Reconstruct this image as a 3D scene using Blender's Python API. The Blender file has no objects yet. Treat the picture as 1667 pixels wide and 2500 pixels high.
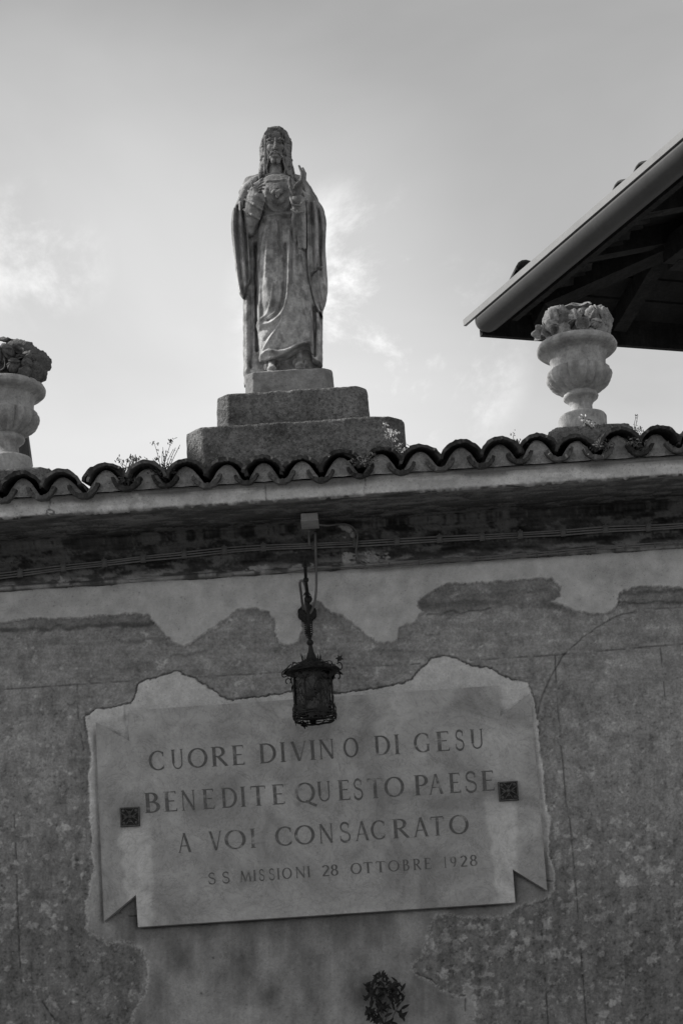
import bpy, bmesh, math, random
import numpy as np
from mathutils import Vector, Matrix
from mathutils.geometry import tessellate_polygon

random.seed(7)
rng = np.random.default_rng(7)
sc = bpy.context.scene
col = sc.collection
rad = math.radians

# ------------------------------------------------------------------ camera
FPX = 4300.0                                   # focal length in photo pixels (photo 1667 x 2500)
PITCH, ROLL, YAW = rad(7.9), rad(3.45), rad(0.8)
PPX, PPY = 833.5, 2003.0                       # principal point: a rising-front (shifted) lens
EYE = Vector((0.0, -8.6, 1.6))
_f = Vector((-math.sin(YAW)*math.cos(PITCH), math.cos(YAW)*math.cos(PITCH), math.sin(PITCH)))
_r0 = Vector((math.cos(YAW), math.sin(YAW), 0)); _u0 = _r0.cross(_f)
_r = _r0*math.cos(ROLL) - _u0*math.sin(ROLL)
_u = _r0*math.sin(ROLL) + _u0*math.cos(ROLL)
cam_d = bpy.data.cameras.new('camera'); cam = bpy.data.objects.new('camera', cam_d); col.objects.link(cam)
M = Matrix.Identity(4)
for i in range(3):
    M[i][0], M[i][1], M[i][2], M[i][3] = _r[i], _u[i], -_f[i], EYE[i]
cam.matrix_world = M
cam_d.sensor_width = 36; cam_d.lens = FPX/2500*36
cam_d.shift_x = -(PPX-833.5)/2500; cam_d.shift_y = (PPY-1250)/2500
cam_d.clip_start = 0.1; cam_d.clip_end = 2000
sc.camera = cam

def ray(px, py):
    return _f + _r*((px-PPX)/FPX) - _u*((py-PPY)/FPX)
def at(px, py, Y):
    d = ray(px, py); return EYE + d*((Y-EYE.y)/d.y)
def atz(px, py, Z):
    d = ray(px, py); return EYE + d*((Z-EYE.z)/d.z)
def proj(P):
    P = np.asarray(P, float) - np.array(EYE)
    c = P @ np.array(_f)
    return PPX + FPX*(P @ np.array(_r))/c, PPY - FPX*(P @ np.array(_u))/c

# ------------------------------------------------------------------ light
SUN_EL, SUN_AZ = rad(38), rad(-81)             # azimuth from +Y towards +X: the sun stands left, behind the facade
w = bpy.data.worlds.new('World'); sc.world = w; w.use_nodes = True
nt = w.node_tree; nt.nodes.clear()
def wn(t, **k):
    n = nt.nodes.new(t)
    for a, b in k.items(): setattr(n, a, b)
    return n
L = nt.links.new
out = wn('ShaderNodeOutputWorld'); bg = wn('ShaderNodeBackground'); bg.inputs[1].default_value = 0.124
sky = wn('ShaderNodeTexSky', sky_type='NISHITA', sun_disc=False, sun_elevation=SUN_EL, sun_rotation=SUN_AZ,
         altitude=100, air_density=1.0, dust_density=2.5, ozone_density=1.0)
bw = wn('ShaderNodeRGBToBW'); L(sky.outputs[0], bw.inputs[0])
geo = wn('ShaderNodeTexCoord')
def math_n(op, a, b=None, clamp=False):
    n = wn('ShaderNodeMath', operation=op, use_clamp=clamp)
    for i, v in enumerate((a, b)):
        if v is None: continue
        if isinstance(v, (int, float)): n.inputs[i].default_value = v
        else: L(v, n.inputs[i])
    return n.outputs[0]
def cloudnoise(scale, detail, rough, sq=2.2, dist=0.6):
    mp = wn('ShaderNodeMapping'); mp.inputs['Scale'].default_value = (1, 1, sq); L(geo.outputs['Generated'], mp.inputs[0])
    n = wn('ShaderNodeTexNoise'); n.inputs['Scale'].default_value = scale; n.inputs['Detail'].default_value = detail
    n.inputs['Roughness'].default_value = rough; n.inputs['Distortion'].default_value = dist
    L(mp.outputs[0], n.inputs[0]); return n.outputs[0]
def smooth(v, lo, hi):
    n = wn('ShaderNodeMapRange', interpolation_type='SMOOTHSTEP'); L(v, n.inputs[0])
    n.inputs[1].default_value = lo; n.inputs[2].default_value = hi; return n.outputs[0]
veil = smooth(cloudnoise(2.6, 5, .5), .3, .72)          # thin high haze everywhere
puff = smooth(cloudnoise(8.5, 10, .66, 1.2, .25), .44, .66)    # torn cumulus
def toward(px, py, lo, hi):                               # a cloud bank stands in this direction of the sky
    d = ray(px, py).normalized()
    v = wn('ShaderNodeVectorMath', operation='DOT_PRODUCT'); nrm = wn('ShaderNodeVectorMath', operation='NORMALIZE')
    L(geo.outputs['Generated'], nrm.inputs[0]); L(nrm.outputs[0], v.inputs[0]); v.inputs[1].default_value = d
    return smooth(v.outputs['Value'], math.cos(rad(lo)), math.cos(rad(hi)))
bank = math_n('MAXIMUM', math_n('MAXIMUM', math_n('MULTIPLY', toward(90, 620, 2.6, .2), .7), math_n('MULTIPLY', toward(880, 780, 4.6, .3), 1.5)), math_n('MULTIPLY', toward(1000, 860, 4.2, .2), 1.3))
sep = wn('ShaderNodeSeparateXYZ'); nz_ = wn('ShaderNodeVectorMath', operation='NORMALIZE'); L(geo.outputs['Generated'], nz_.inputs[0]); L(nz_.outputs[0], sep.inputs[0])
horizon = smooth(sep.outputs[2], .60, .26)                # the haze thickens towards the horizon all round
low = toward(330, 980, 14, 3)
base = math_n('ADD', math_n('MULTIPLY', bw.outputs[0], SKY_K := 0.42), math_n('MULTIPLY', veil, 1.1))
base = math_n('ADD', base, math_n('MULTIPLY', horizon, 1.7))
base = math_n('ADD', base, SKY_C := 1.85)
base = math_n('ADD', base, math_n('MULTIPLY', math_n('MULTIPLY', puff, bank), 4.2))
base = math_n('ADD', base, math_n('MULTIPLY', low, 1.5))
L(base, bg.inputs[0]); L(bg.outputs[0], out.inputs[0])
sd = bpy.data.lights.new('sun', 'SUN'); sd.energy = 5.0; sd.angle = rad(3); sd.color = (1, .985, .96)
sun = bpy.data.objects.new('sun', sd); col.objects.link(sun)
sdir = Vector((math.sin(SUN_AZ)*math.cos(SUN_EL), math.cos(SUN_AZ)*math.cos(SUN_EL), math.sin(SUN_EL)))
sun.rotation_euler = sdir.to_track_quat('Z', 'Y').to_euler(); sun.location = (-8, 6, 14)
vs = sc.view_settings; vs.view_transform = 'Standard'; vs.look = 'None'; vs.gamma = 1; vs.exposure = 0.0; vs.use_curve_mapping = False
sc.cycles.max_bounces = 6

# ------------------------------------------------------------------ helpers
def tag(o, label=None, cat=None, group=None, kind=None):
    for k, v in (('label', label), ('category', cat), ('group', group), ('kind', kind)):
        if v: o[k] = v
    return o
def empty(name, loc=(0, 0, 0), label=None, cat=None, group=None):
    o = bpy.data.objects.new(name, None); col.objects.link(o); o.location = loc; o.empty_display_size = .1
    return tag(o, label, cat, group)
def link(name, me, mats, parent=None, smoothshade=False):
    o = bpy.data.objects.new(name, me); col.objects.link(o)
    if not isinstance(mats, (list, tuple)): mats = [mats]
    if not me.materials:
        for m in mats: me.materials.append(m)
    if smoothshade: me.shade_smooth()
    if parent is not None:
        o.parent = parent
        if parent.parent is not None: bpy.context.view_layer.update()
        o.matrix_parent_inverse = parent.matrix_world.inverted() if False else Matrix.Translation(-world_loc(parent))
    return o
def world_loc(o):
    v = Vector(o.location)
    if o.parent is not None: v = v + world_loc(o.parent) + o.matrix_parent_inverse.translation
    return v
def mesh_np(name, V, F, attr=None):
    """V (n,3); F (m,3|4) int array or list of polygons"""
    me = bpy.data.meshes.new(name)
    V = np.asarray(V, np.float32)
    if isinstance(F, np.ndarray):
        k = F.shape[1]; m = len(F)
        me.vertices.add(len(V)); me.vertices.foreach_set('co', V.ravel())
        me.loops.add(m*k); me.loops.foreach_set('vertex_index', F.astype(np.int32).ravel())
        me.polygons.add(m); me.polygons.foreach_set('loop_start', np.arange(0, m*k, k, dtype=np.int32))
        me.update(calc_edges=True)
    else:
        me.from_pydata(V.tolist(), [], F)
    if attr is not None:
        for an, av in attr.items():
            a = me.attributes.new(an, 'FLOAT', 'POINT'); a.data.foreach_set('value', np.asarray(av, np.float32).ravel())
    me.validate()
    return me
class MB:
    def __init__(s): s.v = []; s.f = []
    def add(s, V, F):
        n = len(s.v); s.v += [tuple(p) for p in V]; s.f += [tuple(i+n for i in f) for f in F]
    def box(s, c, size, R=None):
        hx, hy, hz = size[0]/2, size[1]/2, size[2]/2
        P = [Vector((x*hx, y*hy, z*hz)) for x in (-1, 1) for y in (-1, 1) for z in (-1, 1)]
        if R is not None: P = [R @ p for p in P]
        c = Vector(c)
        s.add([p+c for p in P], [(0,1,3,2), (4,6,7,5), (0,4,5,1), (2,3,7,6), (0,2,6,4), (1,5,7,3)])
    def bar(s, a, b, w_, h_, up=Vector((0, 0, 1))):
        a, b = Vector(a), Vector(b); d = (b-a).normalized(); x = d.cross(up).normalized(); z = x.cross(d)
        P = [p + x*(i*w_/2) + z*(j*h_/2) for p in (a, b) for i, j in ((-1,-1), (1,-1), (1,1), (-1,1))]
        s.add(P, [(0,1,2,3), (7,6,5,4), (0,4,5,1), (1,5,6,2), (2,6,7,3), (3,7,4,0)])
    def tube(s, pts, r, n=6, cap=True):
        pts = [Vector(p) for p in pts]; k = len(pts); rs = r if isinstance(r, (list, tuple)) else [r]*k
        V = []; prev = None
        for i, p in enumerate(pts):
            t = (pts[min(i+1, k-1)] - pts[max(i-1, 0)])
            if t.length < 1e-9: t = Vector((0, 0, 1))
            t.normalize()
            x = (prev - t*prev.dot(t)) if prev is not None else t.orthogonal()
            if x.length < 1e-6: x = t.orthogonal()
            x.normalize(); prev = x; y = t.cross(x)
            for j in range(n):
                a = 2*math.pi*j/n; V.append(p + (x*math.cos(a) + y*math.sin(a))*rs[i])
        F = [(i*n+j, i*n+(j+1) % n, (i+1)*n+(j+1) % n, (i+1)*n+j) for i in range(k-1) for j in range(n)]
        if cap: F += [tuple(range(n))[::-1], tuple((k-1)*n+j for j in range(n))]
        s.add(V, F)
    def lathe(s, prof, c, n=24, cap=True, f=None):
        c = Vector(c); V = []
        for r, z in prof:
            for j in range(n):
                a = 2*math.pi*j/n; rr = r*(f(a, z) if f else 1)
                V.append(c + Vector((rr*math.cos(a), rr*math.sin(a), z)))
        k = len(prof)
        F = [(i*n+j, i*n+(j+1) % n, (i+1)*n+(j+1) % n, (i+1)*n+j) for i in range(k-1) for j in range(n)]
        if cap: F += [tuple(range(n))[::-1], tuple((k-1)*n+j for j in range(n))]
        s.add(V, F)
    def ball(s, c, r, n=12, sc_=(1, 1, 1)):
        prof = [(math.sin(math.pi*i/(n//2+1))*r*sc_[0], -math.cos(math.pi*i/(n//2+1))*r*sc_[2]) for i in range(1, n//2+1)]
        s.lathe([(r*.02, -r*sc_[2])] + prof + [(r*.02, r*sc_[2])], c, n)
    def build(s, name, m, parent=None, sm=False):
        me = bpy.data.meshes.new(name); me.from_pydata([tuple(p) for p in s.v], [], s.f); me.validate()
        return link(name, me, m, parent, sm)
def catmull(pts, n=6):
    P = [Vector(p) for p in pts]; P = [P[0]*2-P[1]] + P + [P[-1]*2-P[-2]]; o = []
    for i in range(1, len(P)-2):
        for j in range(n):
            t = j/n; a, b, c, d = P[i-1:i+3]
            o.append(.5*((2*b) + (c-a)*t + (2*a-5*b+4*c-d)*t*t + (3*b-a-3*c+d)*t**3))
    o.append(P[-2]); return o

# numpy noise
_T = rng.random((64, 64, 64)).astype(np.float32)
def vnoise(x, y, z=0.0):
    x, y, z = np.broadcast_arrays(np.asarray(x, np.float32), np.asarray(y, np.float32), np.asarray(z, np.float32))
    xi, yi, zi = np.floor(x), np.floor(y), np.floor(z)
    fx, fy, fz = x-xi, y-yi, z-zi
    fx = fx*fx*(3-2*fx); fy = fy*fy*(3-2*fy); fz = fz*fz*(3-2*fz)
    xi, yi, zi = xi.astype(np.int32) & 63, yi.astype(np.int32) & 63, zi.astype(np.int32) & 63
    x1, y1, z1 = (xi+1) & 63, (yi+1) & 63, (zi+1) & 63
    def l(a, b, t): return a+(b-a)*t
    return l(l(l(_T[xi,yi,zi], _T[x1,yi,zi], fx), l(_T[xi,y1,zi], _T[x1,y1,zi], fx), fy),
             l(l(_T[xi,yi,z1], _T[x1,yi,z1], fx), l(_T[xi,y1,z1], _T[x1,y1,z1], fx), fy), fz)
def fbm(x, y, z=0.0, o=4, g=.5):
    s = 0; a = 1; n = 0
    for i in range(o):
        s = s + a*vnoise(x*2.03**i+17.3*i, y*2.03**i+5.1*i, z*2.03**i+9.7*i); n += a; a *= g
    return s/n                                   # 0..1, mean .5
def sstep(x, a, b):
    t = np.clip((x-a)/(b-a), 0, 1); return t*t*(3-2*t)
def segdist(X, Z, pts, closed=False):
    """distance of arrays X,Z to a polyline; returns distance and (if closed) inside flag"""
    best = np.full(X.shape, 1e18, np.float32); ins = np.zeros(X.shape, bool)
    n = len(pts)
    for i in range(n if closed else n-1):
        x0, z0 = pts[i]; x1, z1 = pts[(i+1) % n]; dx, dz = x1-x0, z1-z0
        t = np.clip(((X-x0)*dx + (Z-z0)*dz)/(dx*dx+dz*dz+1e-12), 0, 1)
        best = np.minimum(best, (X-x0-t*dx)**2 + (Z-z0-t*dz)**2)
        if closed and z0 != z1:
            c = ((z0 > Z) != (z1 > Z)) & (X < (x1-x0)*(Z-z0)/(z1-z0)+x0); ins ^= c
    d = np.sqrt(best)
    return (np.where(ins, -d, d)) if closed else d

# ------------------------------------------------------------------ materials
class NT:
    def __init__(s, name):
        s.m = bpy.data.materials.new(name); s.m.use_nodes = True; s.t = s.m.node_tree; s.t.nodes.clear()
        s.o = s.n('ShaderNodeOutputMaterial'); s.p = s.n('ShaderNodeBsdfPrincipled'); s.t.links.new(s.p.outputs[0], s.o.inputs[0])
        s.tc = s.n('ShaderNodeTexCoord').outputs['Object']
    def n(s, t, **k):
        x = s.t.nodes.new(t)
        for a, b in k.items(): setattr(x, a, b)
        return x
    def l(s, a, b): s.t.links.new(a, b)
    def math(s, op, a, b=None, c=None, clamp=False):
        x = s.n('ShaderNodeMath', operation=op, use_clamp=clamp)
        for i, v in enumerate((a, b, c)):
            if v is None: continue
            if isinstance(v, (int, float)): x.inputs[i].default_value = v
            else: s.l(v, x.inputs[i])
        return x.outputs[0]
    def noise(s, scale, detail=4, rough=.55, dist=0, vec=None, stretch=None):
        v = vec or s.tc
        if stretch:
            mp = s.n('ShaderNodeMapping'); mp.inputs['Scale'].default_value = stretch; s.l(v, mp.inputs[0]); v = mp.outputs[0]
        x = s.n('ShaderNodeTexNoise'); x.inputs['Scale'].default_value = scale; x.inputs['Detail'].default_value = detail
        x.inputs['Roughness'].default_value = rough; x.inputs['Distortion'].default_value = dist; s.l(v, x.inputs[0]); return x.outputs[0]
    def mr(s, v, a, b, c=0, d=1, sm=True):
        x = s.n('ShaderNodeMapRange'); x.interpolation_type = 'SMOOTHSTEP' if sm else 'LINEAR'; s.l(v, x.inputs[0])
        for i, q in enumerate((a, b, c, d)): x.inputs[i+1].default_value = q
        return x.outputs[0]
    def attr(s, name): return s.n('ShaderNodeAttribute', attribute_name=name).outputs['Fac']
    def fin(s, colr, rough=.9, bump=None, bd=.004, spec=.25, metal=0):
        tint = s.n('ShaderNodeCombineColor')
        for i, k in enumerate((1.0, 1.0, 1.0)): s.l(s.math('MULTIPLY', colr, k), tint.inputs[i])
        s.l(tint.outputs[0], s.p.inputs['Base Color'])
        if isinstance(rough, (int, float)): s.p.inputs['Roughness'].default_value = rough
        else: s.l(rough, s.p.inputs['Roughness'])
        s.p.inputs['Specular IOR Level'].default_value = spec; s.p.inputs['Metallic'].default_value = metal
        if bump is not None:
            b = s.n('ShaderNodeBump'); b.inputs['Distance'].default_value = bd; b.inputs['Strength'].default_value = 1
            s.l(bump, b.inputs['Height']); s.l(b.outputs[0], s.p.inputs['Normal'])
        return s.m
def weathered(name, base=.3, blot=.3, bscale=5, grain=.25, gscale=70, pits=.3, pscale=160, bump=.5, bd=.004, rough=.92,
              streak=0, lich=0, lscale=30, lval=.6, attr=False, mul=1.0, rattr=False):
    s = NT(name)
    v = s.math('MULTIPLY', s.attr('tone'), mul) if attr else base
    n1 = s.noise(bscale, 6, .6, .3); n2 = s.noise(gscale, 3, .7); n3 = s.noise(pscale, 2, .5)
    c = s.math('MULTIPLY', v, s.mr(n1, .3, .7, 1-blot, 1+blot, False))
    g_ = s.mr(n2, .25, .75, -grain, grain, False)
    if rattr: g_ = s.math('MULTIPLY', g_, s.attr('rough'))
    c = s.math('MULTIPLY', c, s.math('ADD', 1, g_))
    if streak:
        ns = s.noise(6, 5, .6, .2, stretch=(4, 4, .5)); c = s.math('MULTIPLY', c, s.mr(ns, .35, .65, 1-streak, 1+streak*.5))
    if lich:
        nl = s.noise(lscale, 5, .65); k = s.mr(nl, .58, .66, 0, lich)
        c = s.math('ADD', s.math('MULTIPLY', c, s.math('SUBTRACT', 1, k)), s.math('MULTIPLY', k, lval))
    if pits:
        c = s.math('MULTIPLY', c, s.mr(n3, .25, .42, 1-pits, 1))
    h = s.math('ADD', s.math('MULTIPLY', n2, bump), s.math('MULTIPLY', n3, bump*.5))
    h = s.math('ADD', h, s.math('MULTIPLY', n1, bump*.6))
    return s.fin(c, rough, h, bd)
m_wall = weathered('plaster', rattr=True, attr=True, mul=1.5, blot=.16, bscale=13, grain=.30, gscale=75, pits=.4, pscale=210, bump=.6, bd=.004)
m_cornice = weathered('cornice_plaster', attr=True, mul=1.35, blot=.2, bscale=12, grain=.15, gscale=60, pits=.4, pscale=140, bump=.6, bd=.006, lich=0)
m_mortar = weathered('mortar', .3, .3, 12, .3, 60, .4, 150, .9, .01)
m_tile2 = weathered('terracotta_tile_pale', .085, .45, 11, .35, 70, .3, 150, .8, .005, lich=.4, lscale=18, lval=.2)
m_tile3 = weathered('terracotta_tile_dark', .032, .5, 8, .4, 60, .3, 150, .8, .006, lich=.3, lscale=30, lval=.14)
m_tile = weathered('terracotta_tile', .05, .45, 9, .35, 70, .3, 150, .8, .005, lich=.22, lscale=22, lval=.16)
m_block = weathered('rough_stone', .155, .6, 6, .6, 55, .65, 120, 1.2, .012, lich=.6, lscale=48, lval=.27)
m_statue = weathered('statue_stone', attr=True, mul=1.24, blot=.3, bscale=14, grain=.3, gscale=75, pits=.35, pscale=190, bump=.8, bd=.005, lich=.35, lscale=55, lval=.38, streak=.12)
m_base = weathered('pale_stone', .25, .35, 9, .25, 60, .3, 150, .7, .005, lich=.35, lscale=18, lval=.36)
m_urn = weathered('urn_stone', .38, .34, 11, .2, 70, .3, 170, .7, .005, lich=.42, lscale=16, lval=.17, streak=.18)
m_flower = weathered('carved_flower_stone', .26, .5, 22, .4, 80, .5, 170, .9, .006, lich=.6, lscale=36, lval=.34)
m_flower_dark = weathered('carved_flower_stone_dark', .11, .4, 18, .4, 80, .5, 170, .9, .006, lich=.35, lscale=40, lval=.2)
m_boss = weathered('boss_iron', .07, .4, 30, .4, 120, .2, 200, .6, .002, rough=.6)
m_iron = weathered('wrought_iron', .014, .4, 30, .4, 120, .2, 200, .6, .002, rough=.6)
m_cable = weathered('cable_sheath', .13, .25, 8, .2, 60, 0, 150, .2, .001, rough=.7)
m_clip = weathered('cable_clip', .10, .25, 20, .2, 60, 0, 150, .2, .001, rough=.7)
m_box = weathered('junction_box_plastic', .33, .15, 20, .12, 90, .1, 150, .1, .001, rough=.6)
m_gutter = weathered('gutter_metal', .05, .2, 3, .12, 40, .1, 150, .1, .002, rough=.5)
m_lip = weathered('pale_eave_metal', .2, .12, 5, .1, 60, .1, 150, .2, .002, rough=.55)
m_wood = weathered('old_timber', .020, .4, 6, .4, 50, .2, 120, .8, .006, streak=.3)
m_board = weathered('eave_board', .022, .35, 5, .35, 45, .2, 120, .7, .004)
m_core = weathered('masonry', .2, .2, 4, .2, 40, .2, 120, .8, .01)
m_ground = weathered('pale_paving', .18, .25, 1.5, .35, 60, .3, 150, .9, .006)
m_leaf = weathered('weed_leaf', .07, .5, 60, .3, 200, 0, 200, .2, .001, rough=.7)
m_leafdark = weathered('shrub_leaf', .01, .4, 60, .3, 200, 0, 200, .1, .001, rough=.55)
m_petal = weathered('pale_petal', .6, .2, 60, .2, 200, 0, 200, .1, .001, rough=.7)
m_stem = weathered('stem', .1, .3, 60, .3, 200, 0, 200, .1, .001)
def glass_mat():
    s = NT('smoky_textured_glass'); n = s.noise(45, 3, .6, 1.0)
    s.fin(s.mr(n, .3, .7, .006, .022), .22, n, .006, .5); return s.m
m_glass = glass_mat()

# ------------------------------------------------------------------ ground
def grid_sheet(name, x0, x1, y0, y1, n, z):
    xs = np.linspace(x0, x1, n); ys = np.linspace(y0, y1, n); X, Y = np.meshgrid(xs, ys, indexing='ij')
    Z = z + 0.02*(fbm(X*.5+9, Y*.5+3)-.5)
    V = np.stack([X, Y, Z], -1).reshape(-1, 3); i = np.arange(n*n).reshape(n, n)
    F = np.stack([i[:-1, :-1], i[1:, :-1], i[1:, 1:], i[:-1, 1:]], -1).reshape(-1, 4)
    return mesh_np(name, V, F)
g = link('ground', grid_sheet('ground', -400, 400, -400, 400, 60, -.01), m_ground); tag(g, kind='structure')

# ------------------------------------------------------------------ the street wall: traced plaster (all outlines in photo pixels)
wall = empty('street_wall', (0, 0, 0), 'old plastered wall with a peeling face, dark cornice and a row of curved roof tiles on top', 'wall')
Z_WT = at(833, 1393, 0).z; Z_BEAD = at(833, 1380, -.02).z
Z_SOF = at(833, 1211, -.44).z; Z_LEDGE = at(833, 1167, -.45).z
U_LOW = [(-60,1530),(25,1518),(76,1512),(153,1511),(230,1506),(306,1500),(367,1501),(385,1526),(408,1554),(429,1574),(449,1578),(474,1567),(500,1546),(531,1526),(561,1508),(577,1492),(602,1485),(633,1484),(658,1495),(673,1518),(676,1554),(686,1572),(714,1574),(730,1564),(740,1523),(752,1480),(772,1472),(783,1474),(794,1486),(810,1494),(836,1504),(863,1526),(891,1553),(922,1568),(953,1572),(969,1563),(974,1535),(1014,1517),(1035,1496),(1021,1486),(1022,1468),(1061,1440),(1086,1429),(1169,1422),(1272,1415),(1346,1413),(1367,1434),(1367,1458),(1344,1468),(1375,1478),(1400,1494),(1452,1499),(1493,1494),(1506,1470),(1509,1450),(1529,1439),(1580,1434),(1640,1437),(1740,1434)]
POLY_U = [(-400,1535)] + U_LOW + [(2100,1420),(2100,1100),(-400,1200)]
POLY_P = [(207,1752),(237,1735),(274,1730),(322,1718),(335,1700),(339,1672),(355,1663),(385,1656),(422,1644),(433,1639),(452,1648),(481,1661),(507,1676),(533,1696),(555,1709),(588,1707),(644,1702),(718,1691),(817,1694),(882,1686),(944,1680),(985,1669),(1013,1655),(1029,1629),(1054,1610),(1087,1602),(1111,1610),(1144,1625),(1201,1635),(1221,1649),(1250,1663),(1287,1667),(1297,1686),(1309,1743),(1319,1829),(1331,1951),(1342,2008),(1340,2090),(1352,2131),(1354,2171),(1340,2192),(1270,2212),(1240,2237),(1168,2241),(1127,2241),(1095,2233),(1070,2231),(1062,2240),(1050,2262),(1040,2309),(1030,2335),(1009,2355),(1014,2376),(1056,2394),(1076,2412),(1102,2425),(1133,2432),(1130,2405),(1140,2398),(1158,2412),(1161,2440),(1160,2800),(318,2800),(321,2500),(325,2466),(348,2436),(362,2398),(358,2352),(344,2317),(329,2306),(299,2300),(264,2306),(245,2287),(216,2283),(214,2252),(209,2206),(218,2160),(229,2126),(224,2053),(220,1977),(218,1896),(222,1829)]
PLAQUE = [(234.4,1763),(316.5,1810),(312,1735),(1215,1673.5),(1220.4,1749),(1292.7,1692),(1334.7,2173.5),(1251,2122.5),(1257,2203),(337.6,2263),(332.4,2184.5),(254.7,2249)]
JOINTS = [[(-60,1687),(25,1682),(337,1661)], [(485,1653),(689,1641)], [(860,1630),(1025,1620)], [(1148,1612),(1354,1599),(1640,1574),(1740,1566)],
          [(189,1671),(192,1760),(205,1830)], [(1354,1599),(1357,1671),(1364,1763),(1384,1988),(1390,2000),(1412,2250),(1429,2481),(1440,2600)],
          [(1315,2216),(1326,2329),(1336,2481),(1342,2600)], [(1611,1583),(1617,1640),(1622,1700)], [(36,1990),(38,2034),(46,2275),(52,2400)]]
ARC = [(1740,1478),(1640,1483),(1580,1486),(1519,1499),(1478,1517),(1426,1553),(1375,1599),(1344,1651),(1323,1697),(1312,1740)]
CRACKS = [[(293,2228),(318,2236),(334,2236)],
          [(1332,2150),(1348,2153)], [(90,2425),(110,2455),(135,2490)],
          [(1014,2376),(1056,2394),(1076,2412),(1102,2425),(1133,2432)], [(1135,2440),(1137,2500)]]
def warp(px, py, amp, sc_, seed=0):
    return px + amp*2*(fbm(px/sc_+seed, py/sc_, 3.1+seed, 3)-.5), py + amp*2*(fbm(px/sc_+40+seed, py/sc_+7, 8.2+seed, 3)-.5)
def build_face():
    xs = np.concatenate([np.linspace(-7, -3.4, 26)[:-1], np.arange(-3.4, -2.0, .012), np.arange(-2.0, 2.0, .0042), np.arange(2.0, 3.4, .012), np.linspace(3.41, 7, 26)])
    zs = np.concatenate([np.linspace(0, 1.62, 14)[:-1], np.arange(1.62, Z_WT+.03, .0042)])
    X, Z = np.meshgrid(xs, zs, indexing='ij'); nx, nz = X.shape
    P = np.stack([X, np.zeros_like(X), Z], -1).reshape(-1, 3); px, py = proj(P); px = px.reshape(X.shape).astype(np.float32); py = py.reshape(X.shape).astype(np.float32)
    kx, ky = warp(px, py, 9, 24, 13); wx, wy = warp(px, py, 5, 22); wx, wy = warp(wx, wy, 3.2, 8, 17); wx, wy = warp(wx, wy, 2.0, 3.5, 31); vx, vy = warp(px, py, 2, 9, 5)
    dU = segdist(wx, wy, POLY_U, True); dP = segdist(wx, wy, POLY_P, True)
    fine = fbm(px/3.2, py/3.2, 1, 3); mid = fbm(px/30, py/30, 2, 5); big = fbm(px/170, py/170, 3, 4)
    grit = fbm(px/7, py/7, 5, 4, .7); hor = fbm(px/70, py/6, 4, 4); ver = fbm(px/10, py/130, 6, 4)
    sofP = sstep(py, 2225, 2280); inU = sstep(-dU, -2, 2.5); inP = sstep(-dP+6*sofP*(mid-.5)*4, -2-9*sofP, 2.5+9*sofP)
    # old plaster
    lowr = sstep(py, 1620, 1750)                                   # under the joint line: coarser, spotted render
    low_dark = sstep(py + 130*(big-.5), 1780, 2330)                    # the old coat darkens towards the bottom
    med = fbm(px/13, py/13, 14, 4, .6); old = .172 + .13*(mid-.5) + .09*(med-.5) + .06*(big-.5) + .07*(hor-.5)*(1-lowr) + .06*(grit-.5)
    old = old*(1-.38*low_dark*(1-.4*inP))
    old += lowr*(.03*(grit-.5)) + lowr*.06*(ver-.5)
    pit = sstep(grit, .34, .24)*lowr; old *= 1-.25*pit
    # pale lichen / limewash spots
    sp = np.zeros_like(px); r2 = np.random.default_rng(21)
    spots = [(1520,2143,12,16),(1575,2120,10,8),(1590,2128,22,9),(1620,2122,20,8),(1636,2105,14,10),(1525,2315,14,17),(1590,2345,14,12),(1635,2310,12,22),(1475,2410,10,11),(1490,2450,9,13),(1470,2478,12,10),(1465,2330,9,8),(1420,2310,12,12),(1355,2328,14,14),(1385,2333,10,6),(1275,2248,9,12),(1298,2252,7,6),(1250,2280,9,12),(1284,2300,11,11),(1265,2318,9,14),(1220,2325,16,17),(1240,2315,10,10),(1085,2288,13,11),(1070,2325,12,8),(1113,2310,12,16),(1130,2290,10,9),(1146,2318,7,6),(1050,2300,9,22),(1078,2380,9,14),(1085,2370,9,8),(1335,2255,14,16),(1330,2290,18,10),(1400,2293,8,9),(1532,2060,8,7),(1540,2010,9,8),(1432,2008,7,6),(1433,2070,7,6),(1553,2095,6,6),(1537,2256,5,7),(1355,2030,8,18),(1360,2100,10,22),
             (135,2260,9,8),(88,2260,8,7),(110,2218,13,12),(133,2235,6,9),(190,2190,7,9),(165,2065,9,11),(180,2100,5,17),(203,2140,4,12),(160,2150,5,12),(36,2215,5,6),(195,2105,14,5),(165,2020,16,10),(145,2025,7,6)]
    for a in range(90):
        x_ = r2.choice([r2.uniform(10, 215), r2.uniform(1350, 1660), r2.uniform(1040, 1420)]); y_ = r2.uniform(1960, 2500)
        rr = r2.uniform(1.5, 5.5); spots.append((x_, y_, rr, rr*r2.uniform(.7, 1.5)))
    sx, sy = warp(px, py, 7, 12, 9)
    for x_, y_, a, b in spots:
        m = (np.abs(px-x_) < a+16) & (np.abs(py-y_) < b+16)
        e = 1-np.sqrt(((sx[m]-x_)/a)**2 + ((sy[m]-y_)/b)**2) + 1.3*(grit[m]-.5); sp[m] = np.maximum(sp[m], sstep(e, -.15, .35)*r2.uniform(.45, 1))
    zone = np.exp(-(((px-1180)/170)**2+((py-2330)/110)**2))+np.exp(-(((px-1560)/110)**2+((py-2180)/170)**2))+.8*np.exp(-(((px-1370)/45)**2+((py-2150)/200)**2))+.6*np.exp(-(((px-140)/90)**2+((py-2150)/120)**2))+.5*np.exp(-(((px-280)/60)**2+((py-2400)/80)**2))+.35*sstep(py,1750,1900)*(1-inP)
    sp = np.maximum(sp, .6*sstep(fbm(px/17, py/17, 41, 5, .62)+.075*zone, .67, .73))
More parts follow.
